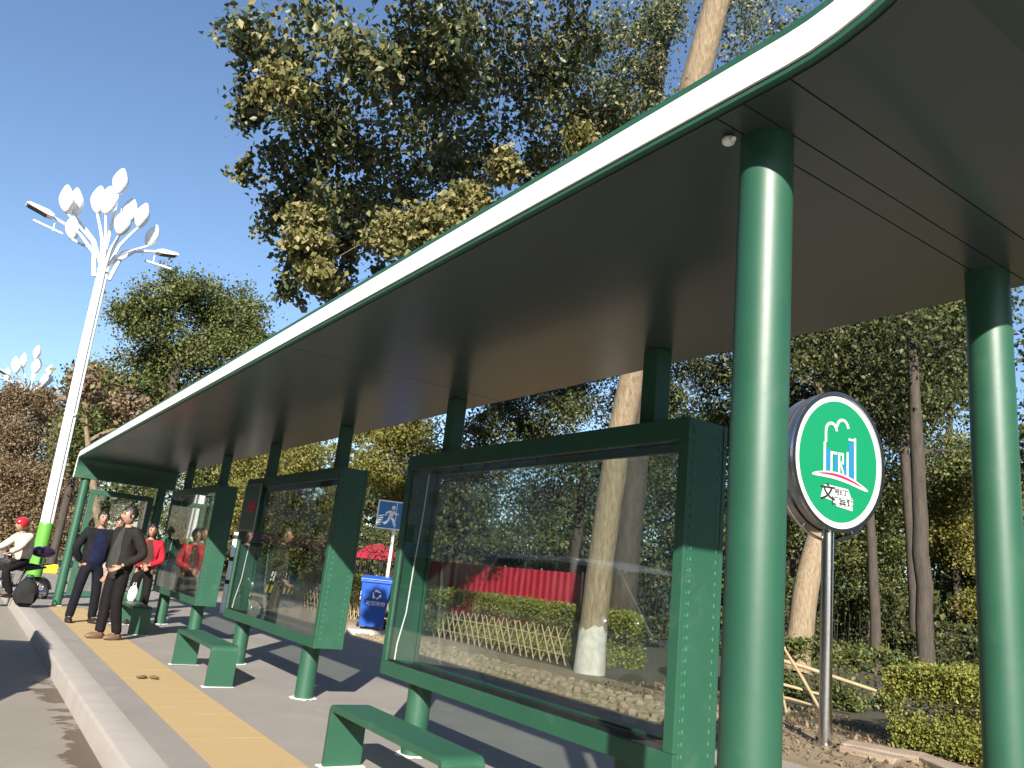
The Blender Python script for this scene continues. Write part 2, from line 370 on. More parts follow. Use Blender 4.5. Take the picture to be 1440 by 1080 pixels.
# ---------------------------------------------------------------- ground, road, kerb, platform
def sheet(name, x0, y0, x1, y1, z, material, nx=1, ny=1):
    mb = MB(); vs = []; fs = []
    for j in range(ny+1):
        for i in range(nx+1): vs.append((x0+(x1-x0)*i/nx, y0+(y1-y0)*j/ny, z))
    for j in range(ny):
        for i in range(nx): fs.append((j*(nx+1)+i, j*(nx+1)+i+1, (j+1)*(nx+1)+i+1, (j+1)*(nx+1)+i))
    mb.add(vs, fs); return mb.build(name, material, kind="structure")
def patch_mat(name, base, base2, dark, thresh, scale, rough=.8, box=None):
    """base with worn variation and dark stains that have a noise outline; stains only inside box (x0,x1,y0,y1) if given"""
    m = mat(name, base, rough, var=base2, scale=.9, bump=.55, bscale=130); n = m.node_tree; p = n.nodes["Principled BSDF"]
    src = p.inputs["Base Color"].links[0].from_socket
    tc = [x for x in n.nodes if x.type == 'TEX_COORD'][0]
    fine = n.nodes.new("ShaderNodeTexNoise"); fine.inputs["Scale"].default_value = 220; fine.inputs["Detail"].default_value = 2
    n.links.new(tc.outputs["Object"], fine.inputs["Vector"])
    fm = n.nodes.new("ShaderNodeMapRange"); fm.inputs[3].default_value = .75; fm.inputs[4].default_value = 1.25; n.links.new(fine.outputs["Fac"], fm.inputs[0])
    mulc = n.nodes.new("ShaderNodeMix"); mulc.data_type = 'RGBA'; mulc.blend_type = 'MULTIPLY'; mulc.inputs[0].default_value = 1
    n.links.new(src, mulc.inputs[6]); n.links.new(fm.outputs[0], mulc.inputs[7])
    ns = n.nodes.new("ShaderNodeTexNoise"); ns.inputs["Scale"].default_value = scale; ns.inputs["Detail"].default_value = 7; ns.inputs["Roughness"].default_value = .6
    n.links.new(tc.outputs["Object"], ns.inputs["Vector"])
    fac = n.nodes.new("ShaderNodeMapRange"); fac.inputs[1].default_value = thresh; fac.inputs[2].default_value = thresh+.03
    if box:
        sep = n.nodes.new("ShaderNodeSeparateXYZ"); n.links.new(tc.outputs["Object"], sep.inputs[0])
        def ramp(sock, a, b, t):
            q = n.nodes.new("ShaderNodeMapRange"); q.interpolation_type = 'SMOOTHSTEP'
            q.inputs[1].default_value = a; q.inputs[2].default_value = b; q.inputs[3].default_value = 0; q.inputs[4].default_value = t
            n.links.new(sock, q.inputs[0]); return q.outputs[0]
        s1 = ramp(sep.outputs[0], box[0], box[1], .22); s2 = ramp(sep.outputs[1], box[3]+1.5, box[3], .3); s3 = ramp(sep.outputs[1], box[2]-1.5, box[2], .3)
        ad = n.nodes.new("ShaderNodeMath"); ad.operation = 'ADD'; n.links.new(ns.outputs["Fac"], ad.inputs[0]); n.links.new(s1, ad.inputs[1])
        mn = n.nodes.new("ShaderNodeMath"); mn.operation = 'MINIMUM'; n.links.new(s2, mn.inputs[0]); n.links.new(s3, mn.inputs[1])
        a2 = n.nodes.new("ShaderNodeMath"); a2.operation = 'ADD'; n.links.new(ad.outputs[0], a2.inputs[0]); n.links.new(mn.outputs[0], a2.inputs[1])
        sb = n.nodes.new("ShaderNodeMath"); sb.operation = 'SUBTRACT'; n.links.new(a2.outputs[0], sb.inputs[0]); sb.inputs[1].default_value = .3
        n.links.new(sb.outputs[0], fac.inputs[0])
    else: n.links.new(ns.outputs["Fac"], fac.inputs[0])
    mx = n.nodes.new("ShaderNodeMix"); mx.data_type = 'RGBA'; n.links.new(fac.outputs[0], mx.inputs[0])
    n.links.new(mulc.outputs[2], mx.inputs[6]); mx.inputs[7].default_value = (*dark, 1)
    n.links.new(mx.outputs[2], p.inputs["Base Color"])
    return m
EARTH = mat("earth", (.10, .085, .05), .95, var=(.06, .07, .03), scale=.5, bump=.8, bscale=8)
ASPH = patch_mat("asphalt", (.33, .295, .25), (.38, .34, .29), (.10, .075, .052), .655, 2.2, .8, (.74, 1.2, 5.5, 9.3))
CONC = patch_mat("platform_concrete", (.33, .305, .28), (.41, .37, .33), (.25, .225, .20), .615, 1.7)
KERB = mat("kerb_stone", (.50, .46, .42), .8, var=(.43, .39, .36), scale=2.5, bump=.5, bscale=90)
YELL = patch_mat("yellow_paving", (.64, .45, .20), (.58, .43, .23), (.50, .37, .21), .70, 4.)
VERGE = mat("verge_earth", (.36, .275, .175), .95, var=(.25, .185, .11), scale=3, bump=.8, bscale=30)
sheet("ground", -400, -400, 500, 700, -.30, EARTH)
sheet("road", -14, -80, 1.30, 400, -.18, ASPH)
mb = MB(); mb.box((1.39, -6, -.28), (5.95, 60, 0)); mb.build("platform", CONC, kind="structure")
# kerb with rounded arris, bending slightly to the road beyond the stop
mb = MB(); prof = [(0, -.26), (0, -.022), (.007, -.007), (.022, 0.002), (.232, .002), (.232, -.26)]
ys = list(np.arange(-6, 13, .99)) + [13.5, 15, 17, 19, 22, 26, 32, 40, 60]
vs = []; fs = []
for i, y in enumerate(ys):
    bend = 0 if y < 13 else -.0019*(y-13)**1.75
    for px, pz in prof: vs.append((1.16+px+bend, y, pz))
k = len(prof)
for i in range(len(ys)-1):
    for j in range(k-1): fs.append((i*k+j, (i+1)*k+j, (i+1)*k+j+1, i*k+j+1))
mb.add(vs, fs); mb.build("kerb", KERB, kind="structure", smooth=True)
# yellow strip of paving, one tile at a time
strip = MB(); strip.box((1.648, -6, -.02), (2.252, 17.3, .002)); so = strip.build("yellow_strip", mat("strip_joint", (.40, .29, .13), .9), kind="structure")
tile = MB(); tile.box((-.1495, -.1495, 0), (.1495, .1495, .004)); 
proto = tile.build("tile", YELL, so, (1.80, 1.0, .002))
for j in range(54):
    for i in range(2):
        if i == 0 and j == 0: continue
        o = link_copy(proto, "tile", so, (1.80+.30*i, 1.0+.30*j, .002+random.uniform(-.0008, .0008)))
# path, verge, park floor
mb = MB(); mb.box((5.95, -20, -.28), (6.75, 70, -.006)); mb.build("path", mat("pale_path", (.40, .36, .31), .9, var=(.33, .29, .24), scale=1.5, bump=.4, bscale=60), kind="structure")
mb = MB(); mb.box((6.75, -20, -.28), (9.0, 70, .0)); verge = mb.build("verge", VERGE, kind="structure")
mb = MB(); mb.box((9.0, -60, -.28), (160, 200, -.004)); mb.build("park_ground", mat("park_soil", (.075, .065, .035), .95, var=(.05, .055, .025), scale=1.2, bump=.8, bscale=12), kind="structure")
# low rough stones set in the verge
STONE = mat("verge_stone", (.36, .285, .19), .9, var=(.26, .20, .13), scale=5, bump=.8, bscale=30)
protos = []
for i in range(6):
    s_ = MB(); n = random.choice([5, 6, 7]); a0 = random.random()*6
    poly = [(math.cos(a0+2*math.pi*k/n)*.072*random.uniform(.8, 1.15), math.sin(a0+2*math.pi*k/n)*.088*random.uniform(.8, 1.1)) for k in range(n)]
    top = [(x*.72, y*.72, .042+random.uniform(-.012, .01)) for x, y in poly]
    s_.add([(x, y, -.03) for x, y in poly]+[(x, y, .022) for x, y in poly]+top,
           [(k, (k+1) % n, n+(k+1) % n, n+k) for k in range(n)]+[(n+k, n+(k+1) % n, 2*n+(k+1) % n, 2*n+k) for k in range(n)]+[tuple(range(2*n, 3*n))])
    protos.append(s_)
pm = [p_.build("stone", STONE, verge, (6.84+.15*i, 5.75, 0)) for i, p_ in enumerate(protos)]
cnt = len(pm); rest = MB()
for yy in np.arange(5.9, 17, .17):
    for xx in np.arange(6.84, 7.75, .145):
        q = (xx+random.uniform(-.03, .03), yy+random.uniform(-.03, .03), random.uniform(-.02, .02)+.03*math.sin((xx-6.8)*2))
        if cnt < 298:
            o = link_copy(random.choice(pm), "stone", verge, q); o.rotation_euler = (random.uniform(-.12, .12), random.uniform(-.12, .12), random.random()*6.28); o.scale = (1, 1, random.uniform(.7, 1.5)); cnt += 1
        else:
            s_ = random.choice(protos); rest.add([(v[0]+q[0], v[1]+q[1], v[2]+q[2]) for v in s_.v], s_.f)
rest.build("stone_bed", STONE, verge, kind="stuff")

# ---------------------------------------------------------------- bus shelter
sh = thing("bus_shelter", "long green steel bus shelter with white edged flat roof curling at both ends", "bus shelter", (2.5, 9.4, 0))
SO = Vector((-2.5, -9.4, 0))
def part(mb, name, m, parent=None, **k):
    mb.v = [tuple(Vector(v)+SO) for v in mb.v]; return mb.build(name, m, parent or sh, **k)
path = []                                                   # (y, z, ny, nz): underside of the roof ribbon and its normal (towards the top)
for z in (2.40, 2.47, 2.54, 2.60): path.append((17.30, z, 1, 0))
for i in range(1, 9):
    a = math.pi/2*i/8; path.append((17.13+.17*math.cos(a), 2.60+.17*math.sin(a), math.cos(a), math.sin(a)))
for y in (15, 12.5, 9.2, 5.3, 2.6, 1.6, 1.2): path.append((y, 2.77, 0, 1))
for i in range(1, 15):
    a = R(82)*i/14; path.append((1.2-.8*math.sin(a), 3.57-.8*math.cos(a), math.sin(a), math.cos(a)))
a = R(82)
for e in (.15, .3): path.append((1.2-.8*math.sin(a)-e*math.cos(a), 3.57-.8*math.cos(a)+e*math.sin(a), math.sin(a), math.cos(a)))
def ribbon(x0, x1, o0, o1, pth):
    mb = MB(); vs = []; fs = []
    for y, z, ny, nz in pth:
        for x, o in ((x0, o0), (x1, o0), (x1, o1), (x0, o1)): vs.append((x, y+ny*o, z+nz*o))
    for i in range(len(pth)-1):
        for k in range(4): fs.append((i*4+k, i*4+(k+1) % 4, (i+1)*4+(k+1) % 4, (i+1)*4+k))
    n = len(pth)-1; fs += [(0, 3, 2, 1), (n*4, n*4+1, n*4+2, n*4+3)]
    mb.add(vs, fs); return mb
part(ribbon(1.58, 3.44, 0, .15, path), "roof", GREEN, smooth=True, auto=.5)
part(ribbon(1.572, 1.581, .020, .118, path), "fascia_strip", WHITE, smooth=True, auto=.5)
part(ribbon(3.439, 3.448, .020, .118, path), "fascia_strip", WHITE, smooth=True, auto=.5)
seams = [(16.95, 12.55), (12.542, 9.12), (9.112, 5.32), (5.312, 1.467), (1.461, 1.365), (1.359, 1.205)]
for y1, y0 in seams:
    part(ribbon(1.604, 3.416, -.007, -.0006, [(y1, 2.77, 0, 1), (y0, 2.77, 0, 1)]), "ceiling_panel", GREY)
cur = [p_ for p_ in path if p_[0] <= 1.2]
part(ribbon(1.604, 3.416, -.007, -.0006, [(1.199, 2.77, 0, 1)]+cur[1:6]), "ceiling_panel", GREY, smooth=True, auto=.5)
part(ribbon(1.604, 3.416, -.007, -.0006, cur[5:]), "ceiling_panel", GREYG, smooth=True, auto=.5)
colm = None
for x, y in ((1.81, 1.44), (3.22, 1.44), (1.81, 17.42), (3.22, 17.42)):
    mb = MB(); mb.tube([(x, y, 0), (x, y, 2.764 if y < 5 else 2.40)], .081, 40); part(mb, "column", GREEN, smooth=True, auto=.8)
    mb = MB(); n = 22; mb.tube([(x, y, .001), (x, y, .008)], .105, n)
    mb.v = [(x+(v[0]-x)*random.uniform(.85, 1.1), y+(v[1]-y)*random.uniform(.85, 1.1), v[2]) for v in mb.v]; part(mb, "sealant_ring", SEAL)
# end wall: framed glass between the two far columns
mb = MB(); X0, X1, Z0, Z1, Y0, Y1 = 1.93, 3.10, .20, 2.22, 17.39, 17.47
mb.box((X0, Y0, Z0), (X1, Y1, Z0+.10)); mb.box((X0, Y0, Z1-.10), (X1, Y1, Z1)); mb.box((X0, Y0+.002, Z0+.10), (X0+.10, Y1-.002, Z1-.10)); mb.box((X1-.10, Y0+.002, Z0+.10), (X1, Y1-.002, Z1-.10))
ep = part(mb, "end_panel", GREEN, bevel=.006)
mb = MB(); mb.box((X0+.101, 17.427, Z0+.101), (X1-.101, 17.433, Z1-.101)); part(mb, "glass", GLASS, ep)
for z in (.4, 1.2, 2.0):
    for xa, xb in ((1.885, 1.931), (3.099, 3.145)):
        mb = MB(); mb.box((xa, 17.41, z), (xb, 17.44, z+.05)); part(mb, "bracket", GREEN, ep)
# three display cases
def glass_box(mb, a, b): mb.box(a, b)
def case(yc, w, label):
    a, b = yc-w/2, yc+w/2; mb = MB(); X0, X1 = 3.02, 3.32; Z0, Z1 = .52, 2.28
    mb.box((X0+.03, a, Z1-.06), (X1-.03, b, Z1)); mb.box((X0+.03, a, Z0), (X1-.03, b, Z0+.07))
    mb.box((X0+.03, a, Z0+.07), (X1-.03, a+.045, Z1-.06)); mb.box((X0+.03, b-.045, Z0+.07), (X1-.03, b, Z1-.06))
    for xa, xb in ((X0, X0+.029), (X1-.029, X1)):
        mb.box((xa, a-.002, Z0-.002), (xb, b+.002, Z0+.10)); mb.box((xa, a-.002, Z1-.12), (xb, b+.002, Z1+.002))
        mb.box((xa, a-.002, Z0+.101), (xb, a+.068, Z1-.121)); mb.box((xa, b-.068, Z0+.101), (xb, b+.002, Z1-.121))
    c = part(mb, "display_case", GREEN, bevel=.004); c["label"] = label
    for xa in (X0+.012, X1-.018):
        g = MB(); g.box((xa, a+.069, Z0+.101), (xa+.006, b-.069, Z1-.122)); part(g, "glass", GLASS, c)
    gk = MB()
    for xa in (X0+.0215, ):
        for (p, q) in (((a+.07, Z0+.102), (a+.08, Z1-.123)), ((b-.08, Z0+.102), (b-.07, Z1-.123))): gk.box((xa, p[0], p[1]), (xa+.008, q[0], q[1]))
        gk.box((xa, a+.081, Z0+.102), (xa+.008, b-.081, Z0+.122)); gk.box((xa, a+.081, Z1-.140), (xa+.008, b-.081, Z1-.123))
    part(gk, "gasket", BLACK, c)
    for dy in (-1.17, 1.17):
        l = MB(); l.tube([(3.17, yc+dy, 0), (3.17, yc+dy, Z0-.003)], .092, 28); part(l, "leg", GREEN, c, smooth=True, auto=.8)
        s_ = MB(); s_.tube([(3.17, yc+dy, .001), (3.17, yc+dy, .007)], .135, 24); s_.v = [(3.17+(v[0]-3.17)*random.uniform(.75, 1.1), yc+dy+(v[1]-yc-dy)*random.uniform(.75, 1.1), v[2]) for v in s_.v]; part(s_, "sealant_ring", SEAL, c)
        u = MB(); u.box((3.12, yc+dy-.06, Z1+.003), (3.24, yc+dy+.06, 2.762)); part(u, "post", GREEN, c, bevel=.008)
    k = MB(); k.tube([(3.2, b-.06, 2.15), (3.19, b-.065, 1.8), (3.17, b-.06, 1.4), (3.15, b-.07, 1.0), (3.11, b-.06, .75), (3.09, b-.09, .61)], .006, 6); part(k, "cable", CABLE, c, smooth=True)
    st = MB(); st.box((3.13, a+.25, 2.19), (3.16, b-.25, 2.205))
    for yy in np.arange(a+.28, b-.3, .12): st.box((3.135, yy, 2.178), (3.155, yy+.05, 2.189))
    part(st, "light_strip", CABLE, c)
    rv = MB()
    for xx in (X0+.055, X1-.055):
        for z in np.arange(.6, 2.2, .055): rv.box((xx-.004, a-.0035, z), (xx+.004, a+.001, z+.018))
    for z in np.arange(.6, 2.2, .055): rv.box((X0+.033, a-.0035, z), (X0+.037, a+.001, z+.012))
    part(rv, "rivet", mat("rivet_metal", (.07, .26, .16), .35), c, kind="stuff")
    tr = MB(); tr.box((3.06, a+.1, .592), (3.10, b-.1, .604)); tr.box((3.22, a+.1, .592), (3.28, b-.1, .61))
    part(tr, "tray", BLACK, c)
    return c
c1 = case(4.45, 3.2, "nearest glass display case, opposite the trunk with the whitewashed foot")
c2 = case(9.12, 3.2, "middle glass display case with the green notice plate")
c3 = case(13.78, 3.1, "farthest glass display case beside the person in red")
mb = MB(); mb.box((2.992, 9.98, 1.60), (3.006, 10.66, 2.20)); mb.box((3.006, 10.0, 1.62), (3.019, 10.02, 2.18)); mb.box((3.006, 10.62, 1.62), (3.019, 10.64, 2.18))
pl = part(mb, "notice_plate", mat("plate_green", (.02, .12, .085), .3), c2)
RED = mat("red_led", (.75, .04, .12), .5)
mb = MB()
for q in range(3):                                           # three squarish red characters, illegible in the picture
    y = 10.40-.11*q
    strokes = [[(0, 0, .012, .14), (.07, 0, .082, .14), (.013, 0, .069, .012), (.013, .064, .069, .076), (.013, .128, .069, .14)],
               [(0, .128, .08, .14), (.034, .0, .046, .127), (0, .06, .033, .072), (.047, .06, .08, .072), (0, 0, .033, .012), (.047, 0, .08, .012)],
               [(0, 0, .012, .14), (.068, 0, .08, .14), (.013, .064, .067, .076), (.035, .077, .046, .14)]][q]
    for x0, z0, x1, z1 in strokes: mb.box((2.987, y-x1, 1.84+z0), (2.9918, y-x0, 1.84+z1))
part(mb, "lettering", RED, c2)
mb = MB()
for a, b in (((9.98, 1.60), (9.995, 2.20)), ((10.645, 1.60), (10.66, 2.20)), ((9.996, 1.60), (10.644, 1.615)), ((9.996, 2.185), (10.644, 2.20))): mb.box((2.986, a[0], a[1]), (2.9915, b[0], b[1]))
part(mb, "plate_trim", ALU, c2)
# small white fitting by the head of the near front column
mb = MB(); mb.ell((1.70, 1.50, 2.745), (.022, .022, .016), 10, 6); mb.tube([(1.70, 1.50, 2.745), (1.69, 1.47, 2.735)], [.01, .008], 8); part(mb, "ceiling_fitting", WHITE, smooth=True)

# ---------------------------------------------------------------- benches
def bench(y0, label):
    t = thing("bench", label, "bench", (2.485, y0, 0), 0, "folded green steel benches")
    L = 1.56; W = .135; th = .045; H = .40; r = .055
    mb = MB(); mb.box((-W, r+.0, H-th), (W, L-r, H)); s_ = mb.build("seat", GREEN, t, bevel=.004)
    for y, sg in ((0, 1), (L, -1)):
        mb = MB(); prof = [(0, 0), (0, H-r)]
        for i in range(1, 6):
            a = math.pi/2*i/6; prof.append((r-r*math.cos(a), H-r+r*math.sin(a)))
        prof.append((r-.0005, H)); inner = [(r-.0005, H-th), (r-.01, H-th-.004), (th, H-r-.01), (th, 0)]
        poly = [(y+sg*p[0], p[1]) for p in prof+inner]
        M = Matrix(((0, 0, 1, 0), (1, 0, 0, 0), (0, 1, 0, 0), (0, 0, 0, 1)))
        mb.prism(poly if sg < 0 else poly, -W, W, M); mb.build("leg", GREEN, t, bevel=.003)
        mb = MB(); mb.box((-W-.02, y+sg*.0225-.05, .001), (W+.02, y+sg*.0225+.05, .006))
        mb.v = [(v[0]+random.uniform(-.015, .015), v[1]+random.uniform(-.012, .012), v[2]) for v in mb.v]; mb.build("sealant_strip", SEAL, t)
    return t
bench(3.83, "green bench in front of the nearest display case")
bench(8.50, "green bench in front of the middle display case")
bench(12.98, "green bench behind the standing men, before the farthest display case")

# ---------------------------------------------------------------- street lamps with petal lamps
def lamp(label):
    t = thing("street_lamp", label, "street lamp", (1.53, 20, -.02), 0, "white flower shaped street lamps")
    o = Vector((-1.53, -20, .02))
    mb = MB(); mb.tube([(0, 0, 0), (0, 0, 1.48)], .145, 20); mb.tube([(0, 0, 1.48), (0, 0, 1.53)], [.15, .14], 20)
    mb.build("base_sleeve", mat("lime_green", (.16, .50, .07), .4), t, smooth=True, auto=.7)
    # petals (x, y, z, half height, half width)
    pet = [(1.33, 20.1, 9.72, .36, .18), (1.02, 20.4, 9.22, .38, .19), (1.15, 19.6, 8.95, .36, .19), (.59, 20.2, 8.92, .36, .18), (.39, 19.7, 8.72, .34, .18),
           (1.67, 20.4, 9.18, .38, .18), (1.90, 19.8, 8.93, .34, .18), (2.24, 20.2, 8.66, .32, .17), (1.51, 19.3, 8.42, .32, .17), (.66, 20.7, 8.45, .32, .17)]
    N = len(pet); ctr = Vector((1.53-1.53, 0, 0))
    top = Vector((1.41-1.53, 0, 7.5))
    for i, (x, y, z, hh, hw) in enumerate(pet):
        e = Vector((x, y, z-hh))+o; ang = math.atan2(e.y, e.x-top.x) if abs(e.y)+abs(e.x-top.x) > .05 else i
        ring = Vector((math.cos(ang), math.sin(ang), 0))*.083
        m_ = MB()
        pts = [Vector((0, 0, 1.5))+ring*1.05, Vector((top.x*.75, 0, 5.5))+ring, top+ring*.95, top.lerp(e, .35)+Vector((0, 0, .18))+ring*.4, top.lerp(e, .7)+Vector((0, 0, .07)), e]
        m_.tube(pts, [.043, .042, .040, .038, .033, .027], 8)
        st = m_.build("stem", WHITEL, t, smooth=True)
        p = MB(); out = Vector((e.x-top.x, e.y, 0)); lean = .18
        def fn(d, q, hh=hh): 
            k = 1-.45*max(0, d.z)**1.2; k *= 1-.25*max(0, -d.z)**2
            return Vector((q.x*k, q.y*k, q.z))
        dn = Vector((out.x*lean, out.y*lean, 1)).normalized()
        M = dn.to_track_quat('Z', 'Y').to_matrix().to_4x4()
        p.ell(e+dn*hh*.92, (hw*1.12, hw*.9, hh), 14, 10, fn=fn, M=M); p.build("petal", mat("petal_white", (.85, .86, .86), .25), st, smooth=True)
    c = MB(); c.tube([(0, 0, 1.4), (top.x*.75, 0, 5.5), top, top+Vector((0, 0, .4))], [.068, .062, .056, .045], 12); c.build("core_pole", WHITEL, t, smooth=True)
    for z, x in ((7.35, -.115), (3.9, -.06)):
        c = MB(); c.tube([(x, 0, z), (x, 0, z+.05)], .132, 20); c.build("collar", WHITEL, t, smooth=True, auto=.7)
    for e0, e1, s in ((Vector((.17, 19.9, 8.25))+o, Vector((-.40, 19.85, 8.37))+o, -1), (Vector((2.42, 20.1, 8.22))+o, Vector((2.93, 20.15, 8.30))+o, 1)):
        a = MB(); a.tube([top+Vector((s*.16, 0, -.3)), top+Vector((s*.28, 0, .25)), top.lerp(e0, .55)+Vector((0, 0, .18)), e0], [.05, .045, .04, .035], 8); ar = a.build("arm", WHITEL, t, smooth=True)
        h = MB(); d = (e1-e0); M = basis(d, Vector((0, 0, 1)) - d*(d.z/d.length_squared), e0)
        poly = [(0, -.03), (.12, -.05), (d.length*.97, -.03), (d.length, .0), (d.length*.9, .035), (.15, .07), (0, .03)]
        h.prism(poly, -.14, .14, M); hd = h.build("lamp_head", WHITEL, ar, bevel=.012)
        l = MB(); l.prism([(.12, -.064), (d.length*.9, -.045), (d.length*.9, -.034), (.12, -.0535)], -.10, .10, M); l.build("led_panel", mat("led_dark", (.12, .10, .08), .4), hd) if False else l.build("led_panel", mat("led_dark", (.12, .10, .08), .4), ar)
        b = MB(); q = top.lerp(e0, .75)+Vector((s*.05, 0, -.12)); b.tube([q, q+Vector((s*.62, 0, -.02 if s > 0 else .12))], .028, 8); b.tube([q+Vector((s*.2, 0, .0)), q+Vector((s*.2, 0, .2))], .015, 6); b.build("crossbar", WHITEL, t, smooth=True)
    return t
l1 = lamp("tall white street lamp with petal shaped lamps and lime green foot beside the motorcycle")
dup(l1, (1.3, 40, -.1), .5, "more distant white petal street lamp rising behind the brown shrubs", .93)

# ---------------------------------------------------------------- trees
# big street tree whose pale trunk stands behind the nearest case; its crown hangs over the shelter
T1 = [(1.57,9.00,7.35,.43,.4),(1.77,9.50,6.80,.36,.5),(1.96,8.50,7.67,.51,.35),(2.33,9.00,7.13,.59,.7),(2.55,8.00,7.29,.59),(3.24,9.00,7.03,.71),(3.42,8.00,7.86,.63),(4.12,9.00,7.66,.75),(4.73,8.50,8.74,.76),(5.45,9.50,8.39,.78),(2.70,10.00,6.58,.54),(2.77,10.50,6.03,.45,.7),(3.38,10.00,6.31,.60),(4.19,10.00,6.85,.58),(3.34,11.00,5.61,.48),(4.05,11.00,6.20,.50),(4.87,10.50,6.57,.56),(5.44,10.00,6.85,.50),(5.73,10.00,7.72,.46,.6),(6.35,9.50,7.90,.46),(6.14,9.00,8.86,.67),(5.94,8.50,9.63,.66),(7.17,9.00,8.95,.53),(2.09,10.50,6.43,.22,.2),(3.36,11.50,5.28,.27,.4),(3.0,9.6,5.9,.3,.4),
      (3.2,7.0,8.8,.8),(4.4,7.2,9.4,.9),(5.6,7.0,10.3,.9),(2.4,7.4,8.4,.6),(4.8,8.2,10.6,.9),(3.6,8.2,9.3,.8),  # clusters added above the frame to shade the crown below
      (5.08,10.00,7.58,.56),(4.13,8.50,7.97,.58),(5.84,9.00,8.97,.72),(7.17,9.50,8.64,.60),(6.77,10.00,7.48,.48),(7.85,9.50,8.25,.55),(8.00,9.00,8.78,.48),(4.85,11.00,5.86,.34,.6),(5.32,10.50,6.11,.40,.7),(4.14,11.50,5.52,.40,.7),(6.54,10.00,7.00,.41,.8),(2.09,9.00,6.91,.44,.5),(1.81,9.00,7.48,.44,.4),(2.96,9.50,6.92,.53),(3.32,8.50,7.56,.55)]
T1SUNTINT = [(2.45, 8.0, 4.66, 0.24), (2.36, 8.0, 4.97, 0.2), (3.35, 8.0, 5.06, 0.3), (3.79, 8.0, 5.3, 0.3), (4.33, 8.0, 5.89, 0.32), (4.55, 7.6, 6.33, 0.25, 0.6), (2.59, 8.0, 4.36, 0.2), (4.26, 8.0, 5.57, 0.23), (1.87, 8.3, 6.5, 0.29, 0.5), (6.45, 8.6, 7.94, 0.33, 0.6)]  # sunlit clumps, their sunlight put into the leaf colour
tree("street_tree", "big leafy tree overhanging the shelter, pale trunk whitewashed at its foot",
     [(9.05, 10.48, 0, .24), (9.04, 10.40, 1.9, .228), (9.02, 10.15, 3.8, .222), (8.85, 9.4, 6.5, .225), (8.37, 8.2, 9.65, .235), (8.4, 7.5, 12, .20)],
     T1, 1000, .098, L_MAIN, BARK, limb_r=.085, sub=11, tight=.26, white=.72, W=.68, nside=20, wob=.03, extra=(T1SUNTINT, 1500, L_TAN))
tree("dark_tree", "dark forked tree beside the pale upper trunk above the shelter roof",
     [(11.6, 12.6, 0, .30), (11.2, 12.0, 5, .28), (10.4, 11.2, 9.4, .25), (9.7, 10.6, 11.5, .22), (9.6, 10.2, 14, .14)],
     [(7.97,10.00,11.63,.67,.8),(8.77,10.0,10.94,.62,.9),(9.9,8.0,10.84,.68),(10.1,7.5,11.00,.61),(9.9,8.5,9.77,.44),(9.20,10.0,12.64,.64),(8.6,9.6,11.9,.6),(8.3,10.2,10.6,.6),(10.0,8.6,12,.7),(7.79,9.5,8.91,.50),(8.4,10,9.6,.55),(7.2,9.8,10.3,.4,.3),(10.4,9.5,9.2,.6),(11,9,10.5,.8),(8.2,9.6,8.4,.4),(8.9,10.4,9.9,.6),(9.5,9.4,10.2,.6)],
     1500, .075, L_MAIN, BARKD, limb_r=.085, sub=10, tight=.27, W=.62, nside=12)
# street tree clusters added above the frame keep its canopy in half shade
T4 = [(3.64,30,9.24,1.28),(4.93,30,10.17,1.32),(6.51,30,10.07,1.36),(7.50,29,8.99,1.20),(4.85,31,7.84,1.59),(6.37,30,8.05,1.60),(3.83,31,6.78,1.42),(3.47,31,5.13,1.26),(5.70,31,6.11,1.59),(7.64,30,6.96,1.35)]
tree("round_tree", "bushy rounded green tree beyond the far end of the shelter", [(5.4, 30.4, 0, .32), (5.3, 30.3, 3.5, .28), (5.2, 30.2, 8, .15)], T4, 6500, .115, L_GREEN, BARKD, limb_r=.05, sub=22, tight=.20, W=.65)
tree("small_tree", "lower green tree between the white lamp pole and the round tree", [(3.0, 33.5, 0, .16), (3.0, 33.3, 3, .13), (2.95, 33, 6, .07)],
     [(2.89,33,6.86,1.07),(3.12,32.4,4.11,1.15),(2.6,33,5.4,.8),(3.3,33,5.6,1.0)], 4200, .115, L_GREEN, BARKD, limb_r=.04, sub=12, tight=.25, W=.7)
BR = [("brown shrub of dry leaves at the left edge behind the rider", [(.92,38,5.32,1.46),(1.12,36.6,2.93,1.23),(.3,38,3.6,1.2),(.5,38,6.3,.8)], (.9, 38)),
      ("brown shrub of dry leaves left of the lamp pole", [(2.27,40,5.79,1.57),(1.79,38.4,3.70,1.46),(1.71,37,1.37,1.09),(1.8,40,6.8,.7)], (1.9, 39)),
      ("brown shrub of dry leaves just behind the lamp pole", [(3.38,38,4.88,1.36),(3.15,37,2.99,1.31),(3.86,36,1.64,1.13),(2.94,36,1.25,1.11)], (3.3, 37.5))]
for lab, cl, (bx, by) in BR:
    tree("brown_shrub", lab, [(bx, by, -.1, .14), (bx+.05, by, 2, .11), (bx, by, 4.8, .05)], cl, 7500, .10, L_BROWN, BARKD, cat="shrub", group="brown shrubs beyond the lamp", limb_r=.03, sub=18, tight=.25, W=.55, droop=.0)
tree("pale_branched_tree", "pale slanting branches seen through the far end panel", [(3.5, 24.6, 0, .14), (3.3, 24.5, 1.2, .12), (2.75, 24.3, 2.6, .10), (2.2, 24.1, 4.2, .06)],
     [(1.9,24,5.2,.7),(2.9,24.6,5.0,.7),(3.8,24.8,4.5,.7)], 700, .15, L_BROWN, BARK, limb_r=.08)
